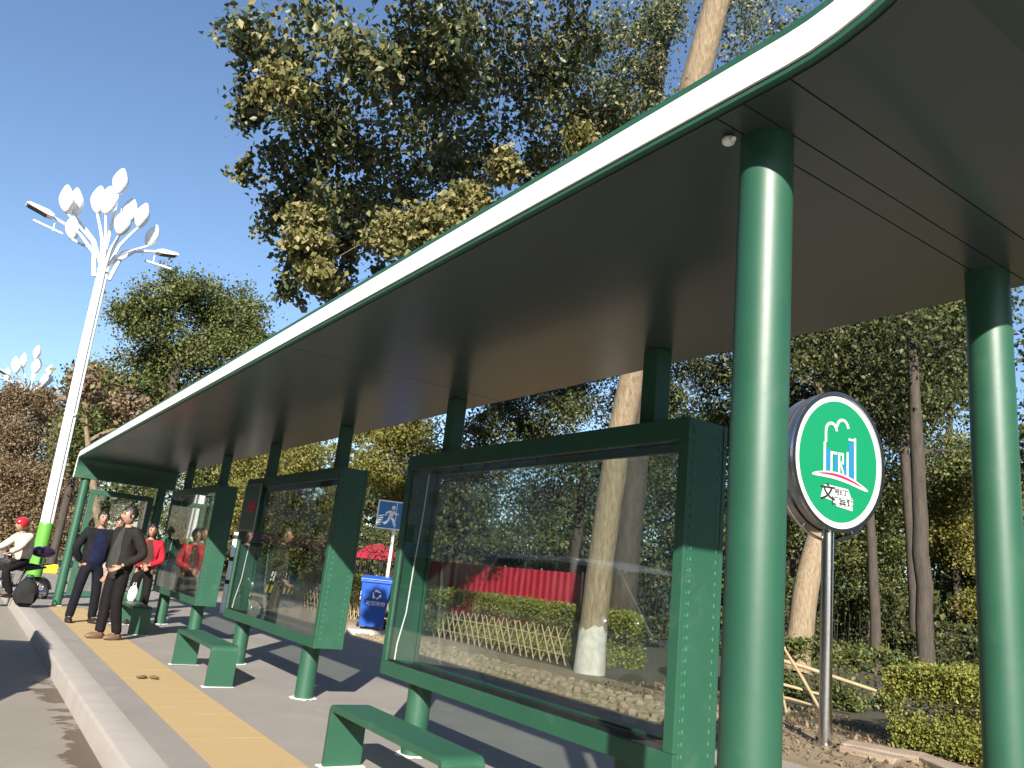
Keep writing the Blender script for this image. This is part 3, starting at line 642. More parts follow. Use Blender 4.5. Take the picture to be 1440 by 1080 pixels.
T6 = [("yellow leaved tree filling the gap between the middle and nearest cases", [(8.10,17,4.47,.68),(7.69,17,3.54,.67),(8.14,16,4.55,.74),(8.83,18,3.06,.63),(7.80,19,2.58,.72),(8.38,16,2.95,.57),(8.81,16,3.84,.66),(7.78,18,4.68,.71),(9,15,3.65,.64,.6)], (9.4, 17.5), L_YEL),
      ("yellow green tree showing above the middle display case", [(7.18,20,4.0,.85),(6.78,21,3.8,.85),(6.09,22,3.94,.9),(6.6,20.4,2.9,.9),(6.1,21.6,2.6,.8),(6.9,22,5.2,1.0),(6.9,20.6,1.8,.8)], (7.4, 21.6), L_YEL),
      ("yellow green tree showing above the farthest display case", [(5.50,24,3.56,.8),(5.0,25,3.9,.9),(5.8,25,4.6,.9),(4.9,24.6,2.4,.8),(4.4,26,3.2,.9)], (5.6, 25.5), L_GREEN),
      ("olive tree with hanging twigs above the nearest display case", [(9.6,14,4.6,.64,.6),(9.9,13,4.95,.67,.7),(10.5,13.5,4.0,.8,.7),(11.2,13,5.2,.9,.8),(10.8,14.5,3.2,.8,.7),(12,13.5,4.2,.9),(8.65,14,4.3,.6,.7),(9.93,15,5.49,.75),(10.41,14,5.64,.73),(11.4,14,6.38,.76),(9.06,14,3.91,.53,.7),(11.08,15,4.69,.68),(13.43,13,7.07,.78),(14.39,13,7.88,.72),(15.59,14,7.0,.67),(12.8,13,5.86,.5),(13.2,14.5,4.6,.9),(14.5,14.5,5.6,.9)], (12, 14.6), L_DARK)]
for lab, cl, (bx, by), lm in T6:
    tree("park_tree", lab, [(bx, by, 0, .16), (bx-.05, by, 1.5, .14), (bx-.1, by-.05, 4.2, .08)], cl, 2800, .078, lm, BARKD, group="trees behind the shelter", limb_r=.035, sub=12, tight=.27, W=.6)
# right hand park
tree("leaning_tree", "pale leaning trunk rising behind the steel pole of the oval sign", [(16.55, 11.93, 0, .31), (16.9, 11.95, 1.8, .29), (17.6, 12.0, 3.6, .27), (18.4, 12.2, 6.5, .24), (19, 12.4, 10, .2)],
     [(17.2,12,8.6,1.5),(19.5,12.5,9.8,1.6),(15.5,12.5,7.2,1.2),(18.6,11.4,7.6,1.2)], 2600, .12, L_DARK, BARK, limb_r=.05, sub=12, nside=14, wob=.03)
PT = [("slim grey trunk just beside the oval sign pole", (21.5, 12.9, .15), [(20.26,14,9.44,1.3),(21.5,13.2,7.5,1.3),(22.5,13,9,1.3)], L_DARK),
      ("darker of the twin trunks, left one, beyond the clipped hedge", (25.5, 13.95, .20), [(23.35,14,11.01,1.42),(25.5,14,8.6,1.5),(26.08,15,10.4,1.66)], L_DARK),
      ("right one of the twin trunks beyond the clipped hedge", (27.0, 14.35, .17), [(25.51,13,11.4,1.45),(28.4,14.8,9.87,1.64),(29,14,7.2,1.2)], L_GREEN),
      ("yellowing tree nearest the right rear column, beyond the hedge", (33.0, 16.3, .16), [(32.2,16,7.85,1.58),(33.49,17,6.03,1.49),(31,15.6,5.2,1.2),(34.5,17,4.4,1.4),(30.5,15,6.6,1.2)], L_YEL)]
for lab, (bx, by, r), cl, lm in PT:
    tree("tall_tree", lab, [(bx, by, 0, r), (bx-.12, by+.05, 3, r*.9), (bx-.35, by+.1, 7, r*.7), (bx-.2, by, 11, r*.45)], cl, 3000, .14, lm, BARKD, group="tall trunks in the park", limb_r=.055, sub=12, W=.65)
tree("vine_tree", "tree with a twisted bare pale vine hanging right of the oval sign", [(19.2, 10.3, 0, .20), (19.1, 10.3, 3, .18), (18.9, 10.25, 6, .15), (18.6, 10.2, 9, .1)],
     [(17.5,10,8.2,1.0,.6),(20.3,10.3,8.4,1.0,.6),(18.7,10.6,9.6,1.2)], 1900, .12, L_DARK, BARKD, limb_r=.06, sub=10)
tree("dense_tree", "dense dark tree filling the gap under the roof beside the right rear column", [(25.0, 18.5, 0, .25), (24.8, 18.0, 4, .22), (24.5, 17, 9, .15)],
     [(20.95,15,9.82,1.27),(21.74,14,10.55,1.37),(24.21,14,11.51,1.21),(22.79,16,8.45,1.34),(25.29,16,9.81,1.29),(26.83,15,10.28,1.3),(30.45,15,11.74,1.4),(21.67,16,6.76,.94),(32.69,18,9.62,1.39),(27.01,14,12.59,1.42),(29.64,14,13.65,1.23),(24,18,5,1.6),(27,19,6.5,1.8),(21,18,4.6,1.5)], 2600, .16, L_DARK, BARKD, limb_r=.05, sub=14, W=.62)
UT = [("olive understory tree left of the oval sign pole", (19.5, 15.5, .09), [(17.5,14.5,3.2,1.1),(18.5,15,5.0,1.2),(20.5,15.5,4.2,1.2),(19.5,15.2,2.2,1.0),(17.2,15,6.2,1.1)], L_GREEN),
      ("sunlit olive understory tree between the slim trunk and the twin trunks", (28.6, 17.5, .10), [(28.4,18,1.85,1.2),(27.3,17,3.4,1.3),(29.2,17.4,4.6,1.4),(30.57,18.5,3.4,1.5),(27.6,17,6.2,1.4),(29.8,17.3,6.8,1.4)], L_GREEN),
      ("yellow understory tree behind the right rear column", (33.5, 15.2, .10), [(34.2,15.5,2.6,1.4),(32.6,15.0,3.8,1.3),(35.4,16.6,3.75,1.5),(33.6,15.3,5.4,1.4),(31.6,14.6,2.0,1.1),(36,15.5,6.2,1.5)], L_YEL)]
for lab, (bx, by, r), cl, lm in UT:
    tree("understory_tree", lab, [(bx, by, 0, r), (bx+.1, by, 1.6, r*.8), (bx, by-.1, 4.5, r*.45)], cl, 3400, .115, lm, BARKD, group="understory trees in the park", limb_r=.045, sub=16, tight=.24, W=.6)
# hedges
shrub("clipped_hedge", "sunlit clipped box hedge right of the oval sign pole", [(8.95, 1.2, 0, 10.9, 5.40, .90)], 95000, .036, L_HEDGE, cat="hedge", round_=.12)
shrub("low_shrub", "small dark green shrub behind the oval sign pole", [(11.2, 7.0, 0, 12.8, 8.6, .95)], 5000, .07, L_GREEN, cat="shrub", round_=.4)
shrub("long_hedge", "long trimmed hedge behind the bamboo lattice fence", [(9.75, 11.2, 0, 11.0, 27, .98)], 88000, .048, L_HEDGE)
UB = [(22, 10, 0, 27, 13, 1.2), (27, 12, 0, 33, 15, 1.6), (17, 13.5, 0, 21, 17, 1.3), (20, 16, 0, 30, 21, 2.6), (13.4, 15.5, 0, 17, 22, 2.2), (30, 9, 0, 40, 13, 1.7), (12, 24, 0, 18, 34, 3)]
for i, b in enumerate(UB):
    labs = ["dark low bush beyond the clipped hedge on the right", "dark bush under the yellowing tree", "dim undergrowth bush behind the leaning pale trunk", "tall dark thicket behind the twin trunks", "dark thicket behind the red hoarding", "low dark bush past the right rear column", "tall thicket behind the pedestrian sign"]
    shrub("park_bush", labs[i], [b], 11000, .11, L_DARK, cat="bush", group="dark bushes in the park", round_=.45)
# far wood: reads as one mass
cl = []
for i in range(150):
    x = random.uniform(30, 62); y = random.uniform(6, 75); cl.append((x, y, random.uniform(1, 8.5), random.uniform(1.6, 2.8)))
for i in range(60):
    x = random.uniform(12, 30); y = random.uniform(38, 60); cl.append((x, y, random.uniform(1, 8), random.uniform(1.5, 2.6)))
for i in range(30):
    x = random.uniform(-6, 12); y = random.uniform(52, 66); cl.append((x, y, random.uniform(1, 4.5), random.uniform(1.5, 2.2)))
for i in range(150):
    x = random.uniform(30, 64); y = random.uniform(4, 70); cl.append((x, y, random.uniform(.2, 3.2), random.uniform(1.5, 2.3)))
for i in range(50):
    x = random.uniform(13, 30); y = random.uniform(36, 60); cl.append((x, y, random.uniform(.3, 3), random.uniform(1.5, 2.2)))
for i in range(70):
    x = random.uniform(36, 62); y = random.uniform(12, 60); cl.append((x, y, random.uniform(7, 14.5), random.uniform(1.8, 2.8)))
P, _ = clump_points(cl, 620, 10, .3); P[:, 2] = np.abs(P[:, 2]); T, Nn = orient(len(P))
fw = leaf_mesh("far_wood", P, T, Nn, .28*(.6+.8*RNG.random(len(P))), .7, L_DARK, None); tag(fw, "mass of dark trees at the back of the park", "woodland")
tw = MB()
for x, y, z, r in cl[::9]: tw.tube([(x, y, 0), (x+random.uniform(-.3, .3), y, z+2)], [.13, .08], 5)
tw.build("trunk", BARKD, fw, kind="stuff")

# ---------------------------------------------------------------- lattice fence
fe = thing("lattice_fence", "low bamboo lattice fence of crossed canes in front of the long hedge", "fence", (9.3, 12, 0))
BAM = mat("dry_bamboo", (.52, .41, .23), .6, var=(.40, .29, .15), scale=8)
def fpt(y): return 8.93 + (9.72-8.93)*(15.9-y)/8.6
sl_ = MB(); sl_.tube([(0, 0, -.36), (.002, 0, 0), (0, 0, .36)], [.013, .015, .012], 6); first = True
for i, y in enumerate(np.arange(11.6, 22.5, .205)):
    for s in (-1, 1):
        if random.random() < .05: continue
        M = Matrix.Translation((fpt(y)-9.3+.018*s, y-12+random.uniform(-.03, .03), .30)) @ Matrix.Rotation(s*R(random.uniform(24, 34)), 4, 'X')
        if first: pr = sl_.build("cane", BAM, fe, smooth=True); pr.matrix_local = M; first = False
        else: link_copy(pr, "cane", fe, M=M)
for z in (.17, .44):
    mb = MB(); mb.tube([(fpt(y)-9.3, y-12, z+.01*math.sin(y*2)) for y in np.arange(11.5, 22.6, 1)], .014, 6); mb.build("rail", BAM, fe, smooth=True)
# broken canes propped near the oval sign
bp = thing("propped_canes", "broken bamboo poles propped at the end of the lattice fence", "bamboo poles", (9.9, 7.3, 0))
for a, b, r in (((-.2, .7, .75), (.75, -.9, .42), .028), ((-.35, .3, .05), (.05, .05, .85), .024), ((.35, -.35, .03), (-.12, -.02, .88), .024), ((-.5, .5, .4), (.5, -.35, .25), .022), ((-.4, .1, .02), (-.15, .4, .75), .02), ((.2, .35, .7), (-.3, -.25, .02), .02), ((-.55, -.1, .22), (.3, -.2, .12), .02)):
    mb = MB(); a, b = Vector(a), Vector(b); mb.tube([a, a.lerp(b, .5)+Vector((0, 0, .02)), b], [r, r*1.05, r*.85], 7); mb.build("pole", BAM, bp, smooth=True)
# leaf litter near the sign pole
n = 2600; P = np.stack([RNG.uniform(7.0, 10.6, n), RNG.uniform(3.2, 9.5, n), np.full(n, .02)], 1); T, Nn = orient(n, 0, 6)
ll = leaf_mesh("fallen_leaves", P, T, Nn, .07*(.6+.8*RNG.random(n)), .55, L_BROWN, None); tag(ll, "dry brown leaves scattered around the foot of the sign pole", "fallen leaves")
# stone slabs by the hedge foot
SLAB = mat("slab_stone", (.46, .36, .27), .85, var=(.36, .27, .2), scale=6, bump=.6, bscale=40)
for x, y, z, rz, L, lab in ((8.35, 4.95, .0, .35, .75, "upper pale stone slab at the foot of the clipped hedge"), (8.02, 4.85, 0, .1, .55, "broken flat stone lying nearest the sign pole"), (8.45, 4.45, 0, -.5, .9, "long pale stone slab along the hedge foot")):
    mb = MB(); mb.box((-.13, -L/2, 0), (.13, L/2, .07)); mb.v = [(v[0]+random.uniform(-.03, .03), v[1]+random.uniform(-.04, .04), v[2]+(random.uniform(-.015, .01) if v[2] > 0 else 0)) for v in mb.v]
    o = mb.build("stone_slab", SLAB, None, (x, y, z), bevel=.012); o.rotation_euler = (0, 0, rz); tag(o, lab, "stone slab", "stone slabs by the hedge")
# red hoarding
rh = thing("red_hoarding", "bright red ribbed sheet hoarding standing behind the long hedge", "hoarding", (11.25, 19.5, 0))
REDP = mat("red_sheet", (.52, .02, .05), .55, var=(.42, .015, .04), scale=3, bump=.2, bscale=20)
pan = MB(); L = 1.48; vs = []; fs = []
ny = 24
for i in range(ny+1):
    xo = .018*(1 if (i % 4) in (1, 2) else -1)
    for x, z in ((xo, .35), (xo, 1.66), (xo+.006, 1.66), (xo+.006, .35)): vs.append((x, -L/2+L*i/ny, z))
for i in range(ny):
    for k in range(4): fs.append((i*4+k, i*4+(k+1) % 4, (i+1)*4+(k+1) % 4, (i+1)*4+k))
fs += [(3, 2, 1, 0), (ny*4, ny*4+1, ny*4+2, ny*4+3)]
pan.add(vs, fs); pr = None
for i in range(6):
    y = 14.3+1.5*i-19.5
    if pr is None: pr = pan.build("sheet_panel", REDP, rh, (0, y, 0))
    else: link_copy(pr, "sheet_panel", rh, (0, y, 0))
    mb = MB(); mb.tube([(.05, y-.75, 0), (.05, y-.75, 1.7)], .025, 8); mb.build("post", ALU, rh)
pa = thing("parasol", "red parasol showing above the blue bin", "parasol", (14.0, 29.5, 0))
mb = MB(); mb.tube([(0, 0, 0), (0, 0, 2.2)], .03, 8); mb.build("pole", WHITE, pa)
mb = MB(); n = 8; vs = [(0, 0, 2.25)]; K = 4
for k in range(1, K+1):
    for i in range(n): a = 2*math.pi*i/n; q = k/K; vs.append((1.25*q*math.cos(a), 1.25*q*math.sin(a), 2.25-.65*q**1.8))
fs = [(0, 1+i, 1+(i+1) % n) for i in range(n)]+[(1+(k-1)*n+i, 1+k*n+i, 1+k*n+(i+1) % n, 1+(k-1)*n+(i+1) % n) for k in range(1, K) for i in range(n)]
mb.add(vs, fs); mb.build("canopy", REDP, pa)
mp = thing("marker_post", "white marker post with dark bands standing between the middle and farthest cases", "post", (5.15, 18.3, 0))
mb = MB(); mb.tube([(0, 0, 0), (0, 0, 1.75)], .085, 16); mb.build("post", WHITE, mp, smooth=True, auto=.7)
for z in (.62, 1.12, 1.6):
    mb = MB(); mb.tube([(0, 0, z), (0, 0, z+.09)], .089, 16); mb.build("band", BLACK, mp, smooth=True, auto=.7)
# striped barrier board
sb_ = thing("striped_barrier", "yellow and black striped barrier with bold white strokes, seen through the middle case", "barrier", (7.45, 21.6, 0), .25)
mb = MB(); mb.box((-.42, -.02, .62), (.42, .02, .98)); bd = mb.build("board", mat("dark_board", (.05, .05, .05), .5), sb_)
mb = MB(); mb.box((-.42, -.02, .36), (.42, .02, .56)); rl = mb.build("striped_rail", mat("barrier_yellow", (.62, .45, .04), .5), sb_)
mb = MB()
for i in range(6): mb.prism([(-.40+.14*i, .362), (-.34+.14*i, .362), (-.29+.14*i, .558), (-.35+.14*i, .558)], .0, .003, Matrix(((1, 0, 0, 0), (0, 0, -1, -.0202), (0, 1, 0, 0), (0, 0, 0, 1))))
mb.build("black_stripe", BLACK, rl)
mb = MB()
for i, x in enumerate((-.36, -.28, -.20, -.12, .08, .18)):
    mb.prism([(x, .68), (x+.045, .68), (x+.085, .92), (x+.04, .92)], 0, .003, Matrix(((1, 0, 0, 0), (0, 0, -1, -.0202), (0, 1, 0, 0), (0, 0, 0, 1))))
mb.build("white_stroke", WHITE, bd)
for x in (-.36, .36):
    mb = MB(); mb.tube([(x, .025, 0), (x, .025, 1.1)], .018, 8); mb.tube([(x, -.2, .02), (x, .25, .02)], .018, 8); mb.build("leg", mat("dark_iron", (.06, .05, .045), .6), sb_)

# ---------------------------------------------------------------- oval stop sign
os_ = thing("oval_sign", "oval green and white emblem sign on a shiny steel pole", "sign", (7.98, 5.38, 0))
mb = MB(); mb.tube([(0, 0, -.01), (.03, 0, 2.30)], .066, 24); mb.tube([(0, 0, 0), (0, 0, .03)], .12, 20); mb.build("pole", STEEL, os_, smooth=True, auto=.7)
nrm = Vector((-.296, -.953, 0)).normalized(); rt = Vector((-nrm.y, nrm.x, 0)); rt = Vector((0, 0, 1)).cross(nrm)
rt = rt if rt.x > 0 else -rt
SB = basis(rt, (0, 0, 1), Vector((.10, 0, 3.06)))
def ovpts(a, b, n=48): return [(a*math.cos(2*math.pi*k/n), b*math.sin(2*math.pi*k/n)) for k in range(n)]
A_, B_ = .62, .80
mb = MB(); mb.prism(ovpts(A_, B_), -.30, .10, SB); drum = mb.build("drum", ALU, os_, bevel=.02, smooth=True, auto=.6)
def ovring(a0, b0, a1, b1, z0, z1, n=56):
    mb = MB(); o, i = ovpts(a0, b0, n), ovpts(a1, b1, n)
    vs = [SB @ Vector((x, y, z)) for z in (z0, z1) for P_ in (o, i) for x, y in P_]; fs = []
    for k in range(n):
        k2 = (k+1) % n; fs += [(2*n+k, 2*n+k2, 3*n+k2, 3*n+k), (k, k2, 2*n+k2, 2*n+k), (n+k2, n+k, 3*n+k, 3*n+k2)]
    mb.add(vs, fs); return mb
ovring(A_+.012, B_+.012, A_-.03, B_-.03, .085, .125).build("rim", STEEL, drum, smooth=True, auto=.6)
ovring(A_+.015, B_+.015, A_+.0, B_+.0, -.06, -.045).build("rim", BLACK, drum, smooth=True, auto=.6)
SGW = mat("sign_white", (.70, .72, .70), .3); SGG = mat("sign_green", (.008, .27, .12), .3); SGB = mat("sign_blue", (.03, .22, .45), .25); SGR = mat("sign_red", (.55, .03, .10), .25)
mb = MB(); mb.prism(ovpts(A_-.032, B_-.032, 56), .10, .106, SB); face = mb.build("face", SGW, drum)
mb = MB(); mb.prism(ovpts(A_-.09, B_-.10, 56), .106, .109, SB); mb.build("green_field", SGG, drum)
def lay(polys, m, name, z=.109, th=.003):
    mb = MB()
    for p in polys:
        ar = sum(p[i][0]*p[(i+1) % len(p)][1]-p[(i+1) % len(p)][0]*p[i][1] for i in range(len(p)))
        mb.prism(p if ar > 0 else p[::-1], z, z+th, SB)
    return mb.build(name, m, drum)
def stroke(pts, w_):
    out = []; L_, R_ = [], []
    for i, p in enumerate(pts):
        a = pts[max(0, i-1)]; b = pts[min(len(pts)-1, i+1)]; d = Vector((b[0]-a[0], b[1]-a[1])); d.normalize(); ww = w_ if not hasattr(w_, '__len__') else w_[i]
        L_.append((p[0]-d.y*ww, p[1]+d.x*ww)); R_.append((p[0]+d.y*ww, p[1]-d.x*ww))
    return L_+R_[::-1]
rect = lambda x0, y0, x1, y1: [(x0, y0), (x1, y0), (x1, y1), (x0, y1)]
lay([rect(-.17, -.19, -.115, .12), rect(-.06, -.19, -.02, .06), rect(.075, -.20, .105, .02), rect(.14, -.215, .21, .24)], SGB, "blue_tower")
lay([rect(-.205, -.19, -.175, .20), rect(-.11, -.19, -.085, .10), rect(-.082, .07, -.02, .10), rect(-.005, -.195, .02, .10), rect(.022, .07, .07, .10), rect(.05, -.02, .07, .068), rect(.022, -.03, .07, -.005),
     stroke([(.03, -.035), (.06, -.12), (.07, -.195)], .011), rect(.11, -.205, .135, .12), rect(.215, -.235, .24, .30), rect(.137, .26, .213, .285)], SGW, "white_outline")
arc1 = [(-.10+.075*math.cos(t), .33+.10*math.sin(t)) for t in np.linspace(math.pi, .15, 9)]
arc2 = [(.055+.085*math.cos(t), .36+.13*math.sin(t)) for t in np.linspace(math.pi*.9, .3, 9)]
lay([stroke(arc1, .016), stroke(arc2, .016), rect(-.19, .20, -.16, .33)], SGW, "white_arch")
sw = [(x, -.24+.08*math.cos((x+.03)*3.6)-.10*x) for x in np.linspace(-.36, .40, 19)]
lay([stroke([(x, y-.02) for x, y in sw], [.008+.035*math.sin(math.pi*i/18)**.6 for i in range(19)])], SGW, "white_swoosh", .1125)
lay([stroke([(x, y-.012) for x, y in sw[2:-2]], [.003+.012*math.sin(math.pi*i/14)**.7 for i in range(15)])], SGR, "red_swoosh", .1158)
lay([[(-.24, -.44), (-.20, -.30), (-.13, -.29), (.13, -.31), (.17, -.40), (.20, -.42), (.19, -.55), (-.02, -.52), (-.10, -.46)]], SGW, "text_patch", .1092)
INK = mat("sign_ink", (.02, .02, .02), .5)
def stext(s, size, x, y, name="lettering"):
    return text(s, size, INK, name, drum, SB @ Matrix.Translation((x, y, .1134)), .0008, off=size*.022)
stext("文", .20, -.145, -.385); stext("博宾馆", .105, .055, -.47); stext("号E丁", .075, .035, -.362)
bk = MB(); bk.tube([SB @ Vector((x, y, -.06)) for x, y in [((A_+.10)*math.sin(t), -(B_+.10)*math.cos(t)) for t in np.linspace(-1.25, 1.25, 19)]], .017, 8); bk.build("bracket", STEEL, os_, smooth=True)
for t in (-.95, -.5, .5, .95):
    b_ = MB(); p0 = SB @ Vector(((A_-.01)*math.sin(t), -(B_-.01)*math.cos(t), -.06)); p1 = SB @ Vector(((A_+.10)*math.sin(t), -(B_+.10)*math.cos(t), -.06)); b_.tube([p0, p1], .009, 6); b_.build("bracket_pin", STEEL, os_)

# ---------------------------------------------------------------- pedestrian sign
ps = thing("pedestrian_sign", "square blue sign with a white walking figure on a white pole", "sign", (7.62, 15.75, 0), -.45)
mb = MB(); mb.tube([(.10, .03, 0), (.10, .03, 2.72)], .035, 12); mb.build("pole", WHITE, ps, smooth=True, auto=.7)
PB = basis((1, 0, 0), (0, 0, 1), (0, 0, 2.45)); h = .31
PSB = mat("road_blue", (.02, .26, .62), .35)
mb = MB(); mb.prism(rect(-h, -h, h, h), -.012, .0, PB); bo = mb.build("board", WHITE, ps, bevel=.004)
mb = MB(); mb.prism(rect(-h+.03, -h+.03, h-.03, h-.03), .0, .003, PB); mb.build("blue_field", PSB, bo)
fig = [stroke([(.02, .07), (-.02, -.04)], .045), stroke([(-.02, -.03), (.06, -.10), (.09, -.21)], .024), stroke([(.075, -.205), (.13, -.205)], .018), stroke([(-.03, -.04), (-.06, -.13), (-.15, -.20)], .024), stroke([(-.14, -.19), (-.17, -.155)], .016),
       stroke([(.03, .10), (.10, .02), (.15, .04)], .017), stroke([(.0, .09), (-.10, .05), (-.13, -.02)], .017), [(.03+.045*math.cos(t), .165+.045*math.sin(t)) for t in np.linspace(0, 6.28, 13)[:-1]]]
mb = MB()
for p in fig:
    ar = sum(p[i][0]*p[(i+1) % len(p)][1]-p[(i+1) % len(p)][0]*p[i][1] for i in range(len(p)))
    mb.prism(p if ar > 0 else p[::-1], .003, .006, PB)
mb.build("walking_figure", WHITE, bo)
mb = MB()
for i in range(5): mb.prism([(-.275, -.25+.05*i), (-.275, -.225+.05*i), (-.20+.012*i, -.20+.05*i), (-.20+.012*i, -.225+.05*i)][::-1], .003, .005, PB)
for i in range(4): mb.prism([(.235, .0+.055*i), (.275, .03+.055*i), (.275, .055+.055*i), (.235, .025+.055*i)], .003, .005, PB)
mb.build("hatching", WHITE, bo)

# ---------------------------------------------------------------- wheelie bin on its plinth
mb = MB(); mb.box((-.46, -.42, 0), (.46, .42, .12)); o = mb.build("bin_plinth", mat("plinth", (.62, .59, .54), .85, var=(.5, .46, .41), scale=5, bump=.4), None, (7.2, 15.1, -.003), bevel=.01); o.rotation_euler = (0, 0, -.45); tag(o, "low whitish concrete plinth under the blue bin", "plinth")
wb = thing("wheelie_bin", "blue wheelie bin with white recycling print between the middle and nearest cases", "bin", (7.2, 15.1, .117), -.45)
BLUE = mat("bin_blue", (.012, .10, .55), .4, var=(.016, .12, .60), scale=3)
mb = MB(); vs = []
for z, hx, y0, y1 in ((.06, .235, -.25, .24), (.5, .265, -.285, .27), (.90, .295, -.32, .30), (.905, .32, -.345, .32), (.95, .32, -.345, .32)): vs += [(-hx, y0, z), (hx, y0, z), (hx, y1, z), (-hx, y1, z)]
fs = [(3, 2, 1, 0)]+[(i*4+k, i*4+(k+1) % 4, (i+1)*4+(k+1) % 4, (i+1)*4+k) for i in range(4) for k in range(4)]+[(16, 17, 18, 19)]
mb.add(vs, fs); mb.build("body", BLUE, wb, bevel=.012)
mb = MB(); mb.add([(-.325, -.37, .953), (.325, -.37, .953), (.325, .34, .953), (-.325, .34, .953), (-.325, -.37, .975), (.325, -.37, .975), (.325, .34, .985), (-.325, .34, .985), (-.26, -.28, 1.02), (.26, -.28, 1.02), (.26, .26, 1.04), (-.26, .26, 1.04)],
    [(3, 2, 1, 0), (0, 1, 5, 4), (1, 2, 6, 5), (2, 3, 7, 6), (3, 0, 4, 7), (4, 5, 9, 8), (5, 6, 10, 9), (6, 7, 11, 10), (7, 4, 8, 11), (8, 9, 10, 11)]); mb.build("lid", BLUE, wb, bevel=.01)
mb = MB(); mb.tube([(-.2, .36, 1.0), (.2, .36, 1.0)], .018, 8); mb.tube([(-.2, .36, 1.0), (-.2, .30, .96)], .018, 8); mb.tube([(.2, .36, 1.0), (.2, .30, .96)], .018, 8); mb.build("handle", BLUE, wb)
for x in (-.27, .27):
    mb = MB(); mb.tube([(x-.025, .26, .10), (x+.025, .26, .10)], .10, 18); mb.build("wheel", BLACK, wb, smooth=True, auto=.7)
tl = math.atan2(.035, .40)
WB = basis((1, 0, 0), Vector((0, -math.sin(tl), math.cos(tl))), (0.03, -.302, .62))
mb = MB()
for k in range(3):
    a = 2*math.pi*k/3+math.pi/2; ca, sa = math.cos(a), math.sin(a)
    def rot(p): return (p[0]*ca-p[1]*sa, .06+p[0]*sa+p[1]*ca)
    pts = [rot(p) for p in ((.035, -.075), (.055, -.075), (.085, .0), (.105, -.01), (.085, .05), (.035, .03), (.057, .015))]
    ar = sum(pts[i][0]*pts[(i+1) % 7][1]-pts[(i+1) % 7][0]*pts[i][1] for i in range(7))
    mb.prism(pts if ar > 0 else pts[::-1], .004, .007, WB)
mb.build("recycling_mark", WHITE, wb)
text("可回收物", .095, WHITE, "lettering", wb, WB @ Matrix.Translation((0, -.12, .005)), .001)
text("Recyclable", .06, WHITE, "lettering", wb, WB @ Matrix.Translation((0, -.20, .010)), .001) if False else None
lb = MB(); lb.box((-.2925, -.12, .55), (-.2835, -.02, .61)); lb.box((-.2925, -.12, .64), (-.2865, -.02, .72)); lb.build("side_mark", WHITE, wb)
bx = MB(); bx.box((-.2, -.15, 0), (.2, .15, .30)); o = bx.build("yellow_crate", mat("crate_yellow", (.72, .62, .03), .45), None, (2.75, 30.4, 0), bevel=.03)
tag(o, "small bright yellow crate on the pavement behind the far column", "crate")

# ---------------------------------------------------------------- people
SKIN = mat("skin", (.52, .30, .20), .5, var=(.46, .25, .17), scale=20); HAIR = mat("black_hair", (.012, .010, .010), .5, bump=.5, bscale=120)
def skin_geo(J, E, Rd, root, sub=2):
    me = bpy.data.meshes.new("tmp"); names = list(J); ix = {k: i for i, k in enumerate(names)}
    me.from_pydata([J[k] for k in names], [(ix[a], ix[b]) for a, b in E], [])
    o = bpy.data.objects.new("tmp", me); COL.objects.link(o)
    o.modifiers.new("s", 'SKIN'); sm = o.modifiers.new("u", 'SUBSURF'); sm.levels = sub; sm.render_levels = sub
    for i, k in enumerate(names):
        r_ = Rd[k]; me.skin_vertices[0].data[i].radius = r_ if hasattr(r_, '__len__') else (r_, r_)
        me.skin_vertices[0].data[i].use_root = (k == root)
    dg = bpy.context.evaluated_depsgraph_get(); ev = bpy.data.meshes.new_from_object(o.evaluated_get(dg))
    mb = MB(); mb.add([tuple(v.co) for v in ev.vertices], [tuple(p.vertices) for p in ev.polygons])
    bpy.data.objects.remove(o); bpy.data.meshes.remove(me); bpy.data.meshes.remove(ev)
    return mb
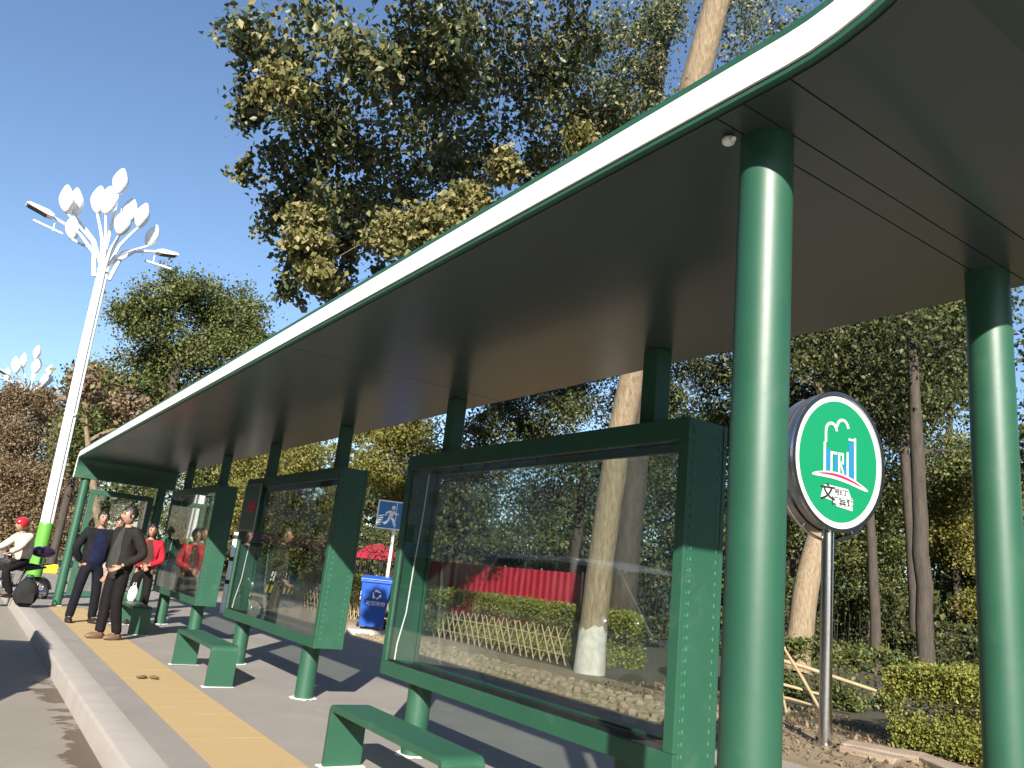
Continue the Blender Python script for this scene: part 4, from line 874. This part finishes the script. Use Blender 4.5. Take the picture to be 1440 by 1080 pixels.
def person(label, loc, rz, top, legs, shoe, h=1.72, pose=None, head=(0, 0), shirt=None, shirt_w=.075, coat=0., hairm=None, helmet=None, group="people at the stop"):
    """faces local -Y. pose overrides joints"""
    t = thing("person", label, "person", loc, rz, group); s = h/1.72
    J = dict(pel=(0, 0, .93), sp=(0, .005, 1.12), ch=(0, 0, 1.30), nb=(0, .015, 1.46), nt=(0, -.005, 1.54),
             hl=(.095, 0, .88), kl=(.105, -.015, .50), al=(.11, .02, .09), fl=(.12, -.12, .04), hr=(-.095, 0, .88), kr=(-.105, -.015, .50), ar=(-.11, .02, .09), fr=(-.12, -.12, .04),
             sl=(.185, .01, 1.42), el=(.24, .03, 1.13), wl=(.25, -.05, .88), sr=(-.185, .01, 1.42), er=(-.24, .03, 1.13), wr=(-.25, -.05, .88))
    if pose: J.update(pose)
    J = {k: tuple(Vector(v)*s) for k, v in J.items()}
    V = {k: Vector(v) for k, v in J.items()}
    E = [('pel', 'sp'), ('sp', 'ch'), ('ch', 'nb'), ('nb', 'nt'), ('pel', 'hl'), ('hl', 'kl'), ('kl', 'al'), ('al', 'fl'), ('pel', 'hr'), ('hr', 'kr'), ('kr', 'ar'), ('ar', 'fr'), ('ch', 'sl'), ('sl', 'el'), ('el', 'wl'), ('ch', 'sr'), ('sr', 'er'), ('er', 'wr')]
    Rd = dict(pel=(.13, .10), sp=(.12, .09), ch=(.14, .10), nb=.055, nt=.05, hl=.08, kl=.055, al=.036, fl=.035, hr=.08, kr=.055, ar=.036, fr=.035, sl=.055, el=.040, wl=.027, sr=.055, er=.040, wr=.027)
    body = skin_geo(J, E, {k: (tuple(x*s for x in v) if hasattr(v, '__len__') else v*s) for k, v in Rd.items()}, 'pel', 1)
    up = (V['nt']-V['nb']).normalized(); hc = V['nt']+Vector((0, -.02, .105))*s
    HM = Matrix.Rotation(head[0], 4, 'Z') @ Matrix.Rotation(head[1], 4, 'X')
    def face(d, q):
        q = q.copy()
        if d.z < 0: q.x *= 1-.30*(-d.z)**1.3; q.y *= 1-.12*(-d.z)
        if d.y < 0:
            q.y -= .026*math.exp(-((d.x/.16)**2+((d.z+.12)/.22)**2)); q.y += .010*math.exp(-(((abs(d.x)-.38)/.16)**2+((d.z-.05)/.13)**2))
            q.y -= .010*math.exp(-((d.x/.35)**2+((d.z+.82)/.18)**2)); q.y -= .006*math.exp(-((d.x/.3)**2+((d.z+.48)/.10)**2))
        return q
    HM2 = HM.copy(); HS = Matrix.Scale(s, 4)
    body.ell(hc, (.074, .094, .118), 24, 18, fn=face, M=HM2 @ HS)
    for sx in (-1, 1): body.ell(hc+HM @ Vector((sx*.076, .012, -.005))*s, (.012*s, .022*s, .032*s), 8, 6, M=HM)
    for sd in ('l', 'r'):                                    # hands: palm, four bent fingers and a thumb
        wv = V['w'+sd]; fd = (wv-V['e'+sd]).normalized(); side = fd.cross(Vector((0, -1, .15))).normalized(); nrm_ = side.cross(fd).normalized()
        mxs = 1 if sd == 'l' else -1
        M = Matrix((side, nrm_, fd)).transposed().to_4x4()
        body.ell(wv+fd*.05*s, (.038*s, .016*s, .055*s), 10, 7, M=M)
        for k in range(4):
            b0 = wv+fd*.088*s+side*(-.027+.018*k)*s; ln = (.062, .074, .07, .055)[k]*s
            body.tube([b0, b0+fd*ln*.5+nrm_*.004*s, b0+fd*ln*.95+nrm_*(.018+.004*k)*s], [.0095*s, .009*s, .007*s], 6)
        b0 = wv+fd*.03*s+side*.034*mxs*s; body.tube([b0, b0+(fd*.03+side*.022*mxs)*s+nrm_*.006*s, b0+(fd*.06+side*.024*mxs)*s+nrm_*.014*s], [.012*s, .011*s, .008*s], 6)
    body.build("body", SKIN, t, smooth=True)
    for sx in (-1, 1):
        e = MB(); e.ell(hc+HM @ Vector((sx*.030, -.084, .010))*s, (.012*s, .006*s, .006*s), 8, 6, M=HM); e.build("eye", mat("eye_dark", (.02, .015, .012), .25), t, smooth=True)
        e = MB(); e.box(Vector((sx*.031-.018, -.093, .027))*s, Vector((sx*.031+.018, -.083, .033))*s); e.v = [tuple(HM @ Vector(v)+hc) for v in e.v]; e.build("eyebrow", HAIR, t)
    e = MB(); e.ell(hc+HM @ Vector((0, -.089, -.055))*s, (.022*s, .006*s, .006*s), 8, 6, M=HM); e.build("mouth", mat("lips", (.35, .13, .11), .5), t, smooth=True)
    # trousers
    TE = [('pel', 'hl'), ('hl', 'kl'), ('kl', 'al'), ('pel', 'hr'), ('hr', 'kr'), ('kr', 'ar'), ('pel', 'sp')]
    TJ = {k: J[k] for k in ('pel', 'hl', 'kl', 'al', 'hr', 'kr', 'ar', 'sp')}
    for q_ in ('al', 'ar'): TJ[q_] = tuple(V[q_]+(V[q_]-V['k'+q_[1]]).normalized()*.035*s)
    TJ['sp'] = tuple(V['pel'].lerp(V['sp'], .5))
    g = skin_geo(TJ, TE, {k: (tuple(x*s for x in v) if hasattr(v, '__len__') else v*s) for k, v in dict(pel=(.155, .12), hl=.10, kl=.078, al=.066, hr=.10, kr=.078, ar=.066, sp=(.145, .11)).items()}, 'pel')
    g.build("trousers", legs, t, smooth=True)
    # jacket
    JE = [('pel', 'sp'), ('sp', 'ch'), ('ch', 'nb'), ('ch', 'sl'), ('sl', 'el'), ('el', 'wl'), ('ch', 'sr'), ('sr', 'er'), ('er', 'wr')]
    JJ = {k: J[k] for k in ('pel', 'sp', 'ch', 'nb', 'sl', 'el', 'wl', 'sr', 'er', 'wr')}
    JJ['pel'] = tuple(V['pel']+Vector((0, 0, -.03-coat))*s)
    JJ['wl'] = tuple(V['el'].lerp(V['wl'], .93)); JJ['wr'] = tuple(V['er'].lerp(V['wr'], .93))
    JR = dict(pel=(.20+coat*.3, .155+coat*.2), sp=(.18, .138), ch=(.185, .14), nb=(.085, .075), sl=.088, el=.072, wl=.052, sr=.088, er=.072, wr=.052)
    g = skin_geo(JJ, JE, {k: (tuple(x*s for x in v) if hasattr(v, '__len__') else v*s) for k, v in JR.items()}, 'pel')
    jk = g; g.build("jacket", top, t, smooth=True)
    cl_ = MB(); n_ = 14; c0 = V['nb']+Vector((0, -.005, -.01))*s; tilt = (V['nt']-V['nb']).normalized()
    cl_.tube([c0-tilt*.02*s, c0+tilt*.035*s], [.082*s, .066*s], n_, cap=False); cl_.tube([c0+tilt*.035*s, c0+tilt*.02*s], [.066*s, .055*s], n_, cap=False); cl_.build("collar", top, t, smooth=True)
    if shirt:
        from mathutils.bvhtree import BVHTree
        bv = BVHTree.FromPolygons([Vector(v) for v in jk.v], jk.f); g = MB(); vs = []; fs = []; K = 14; Wn = 7
        top_ = V['nb']+Vector((0, 0, .02)); bot = Vector(JJ['pel'])+Vector((0, 0, .02))
        for i in range(K):
            q = i/(K-1); c = top_.lerp(bot, q); wd = (.035+shirt_w*min(1, q*2.2))*s
            for j in range(Wn):
                u = 2*j/(Wn-1)-1; hit = bv.ray_cast(Vector((c.x+u*wd, c.y-1, c.z)), Vector((0, 1, 0)))[0]
                y = hit.y if hit else c.y-.07*s
                vs.append((c.x+u*wd, y-.008*s, c.z))
        for i in range(K-1):
            for j in range(Wn-1): fs.append((i*Wn+j, (i+1)*Wn+j, (i+1)*Wn+j+1, i*Wn+j+1))
        g.add(vs, fs); g.build("shirt", shirt, t, smooth=True)
    for sd in ('l', 'r'):
        a = V['a'+sd]; f = V['f'+sd]; d = (f-a); d.z = 0; d.normalize(); M = Matrix((Vector((0, 0, 1)).cross(d), d, Vector((0, 0, 1)))).transposed().to_4x4()
        g = MB(); base = Vector((a.x, a.y, a.z-.05*s))
        g.ell(base+d*.055*s, (.056*s, .142*s, .056*s), 14, 8, M=M, fn=lambda d_, q: Vector((q.x, q.y, max(q.z, -.035*s)*(1 if d_.y < .3 else 1-.45*(d_.y-.3)/.7))))
        g.tube([base+Vector((0, 0, .0)), base+Vector((0, 0, .08))*s], [.052*s, .050*s], 10); g.build("shoe", shoe, t, smooth=True)
    # hair or helmet
    g = MB()
    def hf(d, q):
        if d.y < -.42 and d.z < .30+.12*math.sin(d.x*9+1): return q*.80
        if d.z < -.45: return q*.80
        return q*(1+.05*math.sin(d.x*23+d.z*9)*math.sin(d.y*19)+.03*math.sin(d.x*51)*math.sin(d.z*47))
    if helmet:
        g.ell(hc+HM @ Vector((0, .005, .03))*s, (.118*s, .135*s, .13*s), 20, 14, fn=lambda d, q: q*.7 if (d.z < -.45 or (d.y < -.5 and d.z < .1)) else q, M=HM); g.build("helmet", helmet, t, smooth=True)
    else:
        g.ell(hc+HM @ Vector((0, .008, .016))*s, (.086*s, .106*s, .122*s), 22, 16, fn=hf, M=HM); g.build("hair", hairm or HAIR, t, smooth=True)
    return t, V
cloth = lambda n, c, v=None: mat(n, c, .85, var=v or tuple(x*1.4 for x in c), scale=14, bump=.7, bscale=22, spec=.12)
JK1 = cloth("charcoal_jacket", (.022, .020, .018)); JK2 = cloth("black_jacket", (.014, .015, .018)); TR1 = cloth("dark_trousers", (.013, .011, .012)); TR2 = cloth("navy_trousers", (.010, .011, .017))
NAVY = cloth("navy_shirt", (.012, .015, .045)); REDJ = cloth("red_jacket", (.45, .02, .04)); CREAM = cloth("cream_jacket", (.62, .56, .47)); BRN = cloth("brown_top", (.07, .03, .025)); GREYT = cloth("grey_print_shirt", (.05, .05, .05))
TAN = mat("tan_shoe", (.20, .13, .08), .5); BSH = mat("black_shoe", (.03, .025, .022), .4)
# man in front: turned to the left, hand on hip
t1, V1 = person("man in charcoal jacket seen from the side, hand on his hip, on the yellow strip", (1.93, 12.2, 0), R(-62), JK1, TR1, TAN, 1.74,
       dict(wl=(.20, -.14, .97), el=(.30, .10, 1.13), wr=(-.25, .0, .88), er=(-.25, .05, 1.13), kl=(.10, -.02, .5), al=(.09, .10, .09), fl=(.09, -.05, .04), ar=(-.10, -.02, .09), fr=(-.11, -.17, .04)), head=(-.25, .05), coat=.13, shirt=GREYT, shirt_w=.06)
person("man facing the camera in open black jacket over a navy shirt, hands behind his back", (1.86, 14.3, 0), R(12), JK2, TR2, BSH, 1.70,
       dict(wl=(.14, .15, .92), el=(.29, .07, 1.14), wr=(-.14, .15, .92), er=(-.29, .07, 1.14), al=(.17, .02, .09), fl=(.20, -.12, .04), kl=(.14, -.01, .5), ar=(-.17, .02, .09), fr=(-.20, -.12, .04), kr=(-.14, -.01, .5)), head=(-.12, 0), shirt=NAVY, shirt_w=.085, coat=.06)
person("person mostly hidden between the two men, only face and light trousers showing", (2.32, 15.6, 0), R(-10), cloth("grey_coat", (.12, .11, .11)), cloth("grey_trousers", (.30, .28, .27)), BSH, 1.66, head=(-.2, 0))
person("person in red jacket over dark top, hands folded, by the farthest case", (2.68, 14.55, 0), R(-12), REDJ, TR1, BSH, 1.60,
       dict(wl=(.05, -.19, 1.03), el=(.25, -.0, 1.12), wr=(-.04, -.20, 1.0), er=(-.25, -.0, 1.12)), head=(.1, .1), shirt=BRN)
# white carrier bag held by the person in red
mb = MB(); mb.ell((0, 0, .17), (.13, .07, .19), 14, 10, fn=lambda d, q: q*(1+.12*math.sin(d.x*9+d.z*7))); mb.tube([(-.05, 0, .33), (-.02, 0, .44), (.03, 0, .44), (.05, 0, .33)], .008, 5)
o = mb.build("carrier_bag", mat("bag_white", (.75, .72, .72), .5), None, (2.50, 14.1, .40), smooth=True); o.scale = (.6, .6, .65); o.rotation_euler = (0, 0, .3); tag(o, "white plastic bag on the far bench, behind the man with his hand on his hip", "bag")

# ---------------------------------------------------------------- motorcycle and rider
mc = thing("motorcycle", "motorcycle with chrome engine parked at the kerb beside the lamp foot", "motorcycle", (.95, 18.45, -.18), R(-62))
CHR = mat("chrome", (.7, .7, .7), .15, metal=1); TANK = mat("tank_dark", (.05, .05, .055), .25, coat=.5)
def wheel(y):
    mb = MB(); n = 28
    mb.tube([(0, y+.265*math.cos(2*math.pi*k/n), .30+.265*math.sin(2*math.pi*k/n)) for k in range(n+1)], .045, 8, cap=False); w_ = mb.build("wheel", BLACK, mc, smooth=True)
    mb = MB(); mb.tube([(0, y+.215*math.cos(2*math.pi*k/n), .30+.215*math.sin(2*math.pi*k/n)) for k in range(n+1)], .018, 6, cap=False); mb.tube([(-.06, y, .30), (.06, y, .30)], .035, 12)
    for k in range(10): a = 2*math.pi*k/10; mb.tube([(0, y, .3), (0, y+.21*math.cos(a), .3+.21*math.sin(a))], .007, 4)
    mb.build("rim", CHR, w_, smooth=True)
wheel(-.66); wheel(.62)
mb = MB(); mb.tube([(0, .62, .3), (0, .25, .42), (0, -.1, .38), (0, -.35, .62), (0, -.42, .86)], .028, 8); mb.tube([(0, .25, .42), (0, .35, .72), (0, .75, .80)], .024, 8); mb.tube([(0, -.42, .82), (0, .3, .72)], .03, 8); mb.build("frame", TANK, mc, smooth=True)
mb = MB(); mb.ell((0, -.02, .42), (.15, .19, .16), 12, 8); mb.ell((0, .02, .55), (.09, .10, .12), 10, 8); mb.tube([(-.18, .0, .38), (.18, .0, .38)], .06, 10)
for z in (.5, .54, .58, .62): mb.tube([(0, .02, z), (0, .02, z+.012)], .12, 14)
mb.build("engine", CHR, mc, smooth=True, auto=.8)
mb = MB(); mb.ell((0, -.16, .80), (.14, .27, .12), 14, 10); mb.build("fuel_tank", TANK, mc, smooth=True)
mb = MB(); mb.ell((0, .30, .80), (.14, .36, .065), 14, 8); mb.build("seat", BLACK, mc, smooth=True)
for s in (-1, 1):
    mb = MB(); mb.tube([(s*.07, -.66, .30), (s*.09, -.42, .92)], .022, 8); mb.build("fork", CHR, mc, smooth=True)
mb = MB(); mb.tube([(-.34, -.22, 1.0), (-.18, -.36, 1.0), (0, -.42, .94), (.18, -.36, 1.0), (.34, -.22, 1.0)], .014, 8); mb.build("handlebar", CHR, mc, smooth=True)
mb = MB(); mb.ell((0, -.56, .84), (.09, .08, .09), 12, 8); mb.build("headlight", CHR, mc, smooth=True)
mb = MB(); mb.tube([(.13, -.05, .35), (.15, .2, .28), (.15, .75, .33)], [.022, .03, .042], 10); mb.build("exhaust", CHR, mc, smooth=True)
mb = MB(); vs = [(.07*math.cos(t)*s_, .62+.33*math.cos(a), .30+.33*math.sin(a)) for t, s_ in ((0, -1), (0, 1)) for a in np.linspace(.2, 2.6, 10)]; mb.add(vs, [(i, i+1, 11+i, 10+i) for i in range(9)]); mb.build("mudguard", TANK, mc, smooth=True)
hb = MB(); hb.ell((0, 0, 0), (.17, .24, .14), 18, 12, fn=lambda d, q: Vector((q.x, q.y, q.z*(.7 if d.z < 0 else 1)))); tb = hb.build("top_box", mat("purple_black", (.04, .015, .05), .25, coat=.4), mc, (0, .62, 1.08), smooth=True)
mb = MB(); mb.tube([(0, .62, .86), (0, .62, 1.0)], .03, 8); mb.tube([(-.05, .45, .80), (-.05, .85, .88)], .012, 6); mb.tube([(.05, .45, .80), (.05, .85, .88)], .012, 6); mb.build("carrier_rack", CHR, mc)
person("rider in cream jacket and red helmet seated on the motorcycle", (1.10, 18.37, -.18), R(-62), CREAM, TR1, BSH, 1.70,
       dict(pel=(0, .05, .90), sp=(0, .06, 1.08), ch=(0, -.02, 1.28), nb=(0, -.08, 1.42), nt=(0, -.12, 1.49), hl=(.10, .02, .88), kl=(.22, -.36, .72), al=(.21, -.16, .30), fl=(.22, -.30, .26), hr=(-.10, .02, .88), kr=(-.22, -.36, .72), ar=(-.21, -.16, .30), fr=(-.22, -.30, .26),
            sl=(.185, -.03, 1.38), el=(.28, -.22, 1.16), wl=(.30, -.42, 1.06), sr=(-.185, -.03, 1.38), er=(-.28, -.22, 1.16), wr=(-.30, -.42, 1.06)), helmet=mat("helmet_red", (.60, .02, .03), .25, coat=.5), head=(0, .1))
mb = MB(); mb.ell((0, 0, .24), (.20, .13, .25), 14, 10, fn=lambda d, q: Vector((q.x*(1-.2*max(0, d.z)), q.y, max(q.z, -.235)))); mb.tube([(-.08, 0, .46), (-.04, 0, .55), (.04, 0, .55), (.08, 0, .46)], .012, 6); mb.box((-.12, -.15, .08), (.12, -.10, .26))
o = mb.build("black_bag", cloth("bag_black", (.025, .025, .025)), None, (1.22, 16.6, 0), smooth=True, auto=.8); tag(o, "black bag standing on the kerb near the far front column", "bag")
DRY = mat("dry_leaf", (.16, .12, .05), .9)
for x, y, lab in ((1.83, 8.93, "dry leaf lump on the yellow strip, the left one"), (1.93, 8.90, "dry leaf lump on the yellow strip, the right one")):
    mb = MB()
    for i in range(7): mb.ell((random.uniform(-.035, .035), random.uniform(-.035, .035), .018), (.035, .02, .012), 6, 4, M=Matrix.Rotation(random.random()*6, 4, 'Z') @ Matrix.Rotation(random.uniform(-.6, .6), 4, 'X'))
    o = mb.build("leaf_lump", DRY, None, (x, y, .006)); tag(o, lab, "leaf lump", "dry leaf lumps on the strip")

# ---------------------------------------------------------------- car parked just out of frame: its shadow and reflection are in the picture
ca = thing("parked_van", "silver minivan parked at the kerb, seen mirrored in the nearest case", "van", (-1.48, 8.4, -.18))
SIL = mat("car_silver", (.55, .56, .57), .28, metal=.6, coat=.6); DG = mat("car_glass", (.02, .025, .03), .06)
def loft(sec, name, m, parent):
    mb = MB(); vs = []; fs = []; n = len(sec[0][1])
    for y, pr_ in sec: vs += [(x, y, z) for x, z in pr_]
    for i in range(len(sec)-1):
        for k in range(n): fs.append((i*n+k, i*n+(k+1) % n, (i+1)*n+(k+1) % n, (i+1)*n+k))
    fs += [tuple(range(n)), tuple(range((len(sec)-1)*n+n-1, (len(sec)-1)*n-1, -1))]
    mb.add(vs, fs); return mb.build(name, m, parent, smooth=True, auto=.6)
def cs(w_, zb, zm, zt, tt): return [(-w_*.9, zb), (w_*.9, zb), (w_, zm-.15), (w_, zm), (w_*tt, zt), (-w_*tt, zt), (-w_, zm), (-w_, zm-.15)]
loft([(-2.3, cs(.74, .34, .6, .72, .9)), (-2.12, cs(.84, .24, .70, .95, .92)), (-1.55, cs(.88, .2, .80, 1.05, .94)), (0, cs(.89, .2, .84, 1.10, .95)), (1.6, cs(.89, .2, .85, 1.12, .95)), (2.2, cs(.87, .26, .84, 1.12, .95)), (2.3, cs(.82, .36, .8, 1.0, .94))], "body", SIL, ca)
def gs(w0, z0, w1, z1): return [(-w0, z0), (w0, z0), (w1, z1), (-w1, z1)]
loft([(-1.6, gs(.80, 1.04, .79, 1.06)), (-.85, gs(.83, 1.08, .70, 1.80)), (.2, gs(.84, 1.10, .73, 1.90)), (1.8, gs(.84, 1.11, .72, 1.88)), (2.25, gs(.81, 1.10, .76, 1.2))], "cabin", DG, ca)
mb = MB(); vs = []; fs = []; prof = [(-.90, .68, 1.79), (-.7, .71, 1.855), (-.2, .735, 1.915), (.6, .74, 1.935), (1.5, .735, 1.92), (1.85, .72, 1.88)]
for y, hw, z in prof:
    for u in (-1, -.8, 0, .8, 1): vs.append((u*hw, y, z-(.05 if abs(u) == 1 else 0)+(.02 if u == 0 else 0)))
for i in range(len(prof)-1):
    for k in range(4): fs.append((i*5+k, i*5+k+1, (i+1)*5+k+1, (i+1)*5+k))
mb.add(vs, fs); mb.build("roof", SIL, ca, smooth=True)
for s in (-1, 1):
    mb = MB(); mb.tube([(s*.81, -1.62, 1.05), (s*.70, -.86, 1.79), (s*.745, .2, 1.885), (s*.735, 1.8, 1.865), (s*.80, 2.26, 1.12)], .032, 6); mb.build("roof_rail", SIL, ca, smooth=True)
    for y in (-.1, 1.0):
        mb = MB(); mb.tube([(s*.85, y, 1.10), (s*.745, y, 1.89)], .032, 6); mb.build("pillar", SIL, ca, smooth=True)
for y in (-1.45, 1.42):
    for s in (-1, 1):
        mb = MB(); mb.tube([(s*.70, y, .32), (s*.905, y, .32)], .32, 26); w_ = mb.build("wheel", BLACK, ca, smooth=True, auto=.7)
        mb = MB(); mb.tube([(s*.90, y, .32), (s*.915, y, .32)], .21, 20); mb.build("rim", ALU, w_)
for s in (-1, 1):
    mb = MB(); mb.ell((s*.64, -2.18, .74), (.16, .12, .08), 10, 6); mb.build("headlight", WHITE, ca, smooth=True)
    mb = MB(); mb.ell((s*.72, 2.22, .92), (.10, .08, .16), 10, 6); mb.build("tail_light", mat("lens_red", (.45, .02, .02), .2), ca, smooth=True)
    mb = MB(); mb.ell((s*.98, -.98, 1.15), (.10, .06, .08), 10, 6); mb.build("mirror", SIL, ca, smooth=True)
    for y in (-.25, .85):
        mb = MB(); mb.box((s*.892-.012, y, .88), (s*.892+.012, y+.16, .91)); mb.build("door_handle", CHR, ca)

# ---------------------------------------------------------------- buildings across the street (mirrored in the cases) and added sky blockers
FAC = mat("facade_grey", (.33, .31, .30), .85, var=(.27, .25, .24), scale=.6); FAC2 = mat("facade_pink", (.50, .42, .40), .85, var=(.44, .37, .35), scale=.4); WIN = mat("window_dark", (.03, .035, .045), .1)
def building(label, x0, y0, x1, y1, fl, m, sides, sign=None):
    t = thing("building", label, "building", ((x0+x1)/2, (y0+y1)/2, -.2), 0, "buildings across the street"); H = fl*3.1+1
    cx, cyy = (x0+x1)/2, (y0+y1)/2
    mb = MB(); mb.box((x0-cx, y0-cyy, 0), (x1-cx, y1-cyy, H)); mb.build("wall", m, t)
    mb = MB(); mb.box((x0-cx-.3, y0-cyy-.3, H+.002), (x1-cx+.3, y1-cyy+.3, H+.5)); mb.build("roof", FAC, t)
    wmesh = MB(); wmesh.box((-.75, -.04, -.8), (.75, .04, .8)); fr = None
    for sd in sides:
        L = (y1-y0) if sd == 'x' else (x1-x0); n = int(L/3.4)
        for f in range(1, fl):
            for i in range(n):
                u = -L/2+(i+.5)*L/n; z = f*3.1+1.7
                M = Matrix.Translation((x1-cx+.03, u, z)) @ Matrix.Rotation(math.pi/2, 4, 'Z') if sd == 'x' else Matrix.Translation((u, y0-cyy-.03, z))
                if fr is None: fr = wmesh.build("window", WIN, t); fr.matrix_local = M
                else: link_copy(fr, "window", t, M=M)
        if sign:
            mb = MB()
            if sd == 'x': mb.box((x1-cx+.02, -L/2+.3, 2.9), (x1-cx+.18, L/2-.3, 3.9))
            else: mb.box((-L/2+.3, y0-cyy-.18, 2.9), (L/2-.3, y0-cyy-.02, 3.9))
            mb.build("shop_sign", sign, t)
            mb = MB()
            if sd == 'x': mb.box((x1-cx+.02, -L/2+.5, .2), (x1-cx+.10, L/2-.5, 2.7))
            else: mb.box((-L/2+.5, y0-cyy-.10, .2), (L/2-.5, y0-cyy-.02, 2.7))
            mb.build("shop_front", WIN, t)
    return t
building("grey six storey block across the street, mirrored in the nearest case", -42, -30, -27, 40, 6, FAC, 'x', mat("sign_teal", (.10, .22, .24), .5))
building("pinkish block at the road bend, mirrored in the farthest case", -48, 92, -7, 112, 7, FAC2, 'y', mat("sign_pink", (.60, .12, .25), .5))
building("grey block further along the far side of the street", -44, 46, -28, 86, 6, FAC2, 'x', mat("sign_teal2", (.12, .18, .3), .5))
building("unseen grey block added behind the camera to shut off skylight", -50, -110, -30, -40, 6, FAC, 'x', mat("sign_teal3", (.10, .16, .2), .5))  # added blocker: cuts low skylight from behind the camera
building("unseen low block added on the park side to shut off skylight", 16, -60, 60, -26, 4, FAC, '', None)  # out of view, added to darken the shaded side of the shelter
for lab, x, y, h in (("first unseen tree added behind the camera to block skylight", 9.5, -7, 9), ("second unseen tree added behind the camera to block skylight", 10.5, -15, 10)):  # unseen trees added to hold skylight off the shelter
    tree("blocker_tree", lab, [(x, y, 0, .25), (x, y, 3, .22), (x, y, h, .12)], [(x+random.uniform(-2.5, 2.5), y+random.uniform(-2.5, 2.5), random.uniform(3.5, h), 1.5) for i in range(14)], 900, .2, L_DARK, BARKD, group="unseen trees added to block skylight", twigs=False)
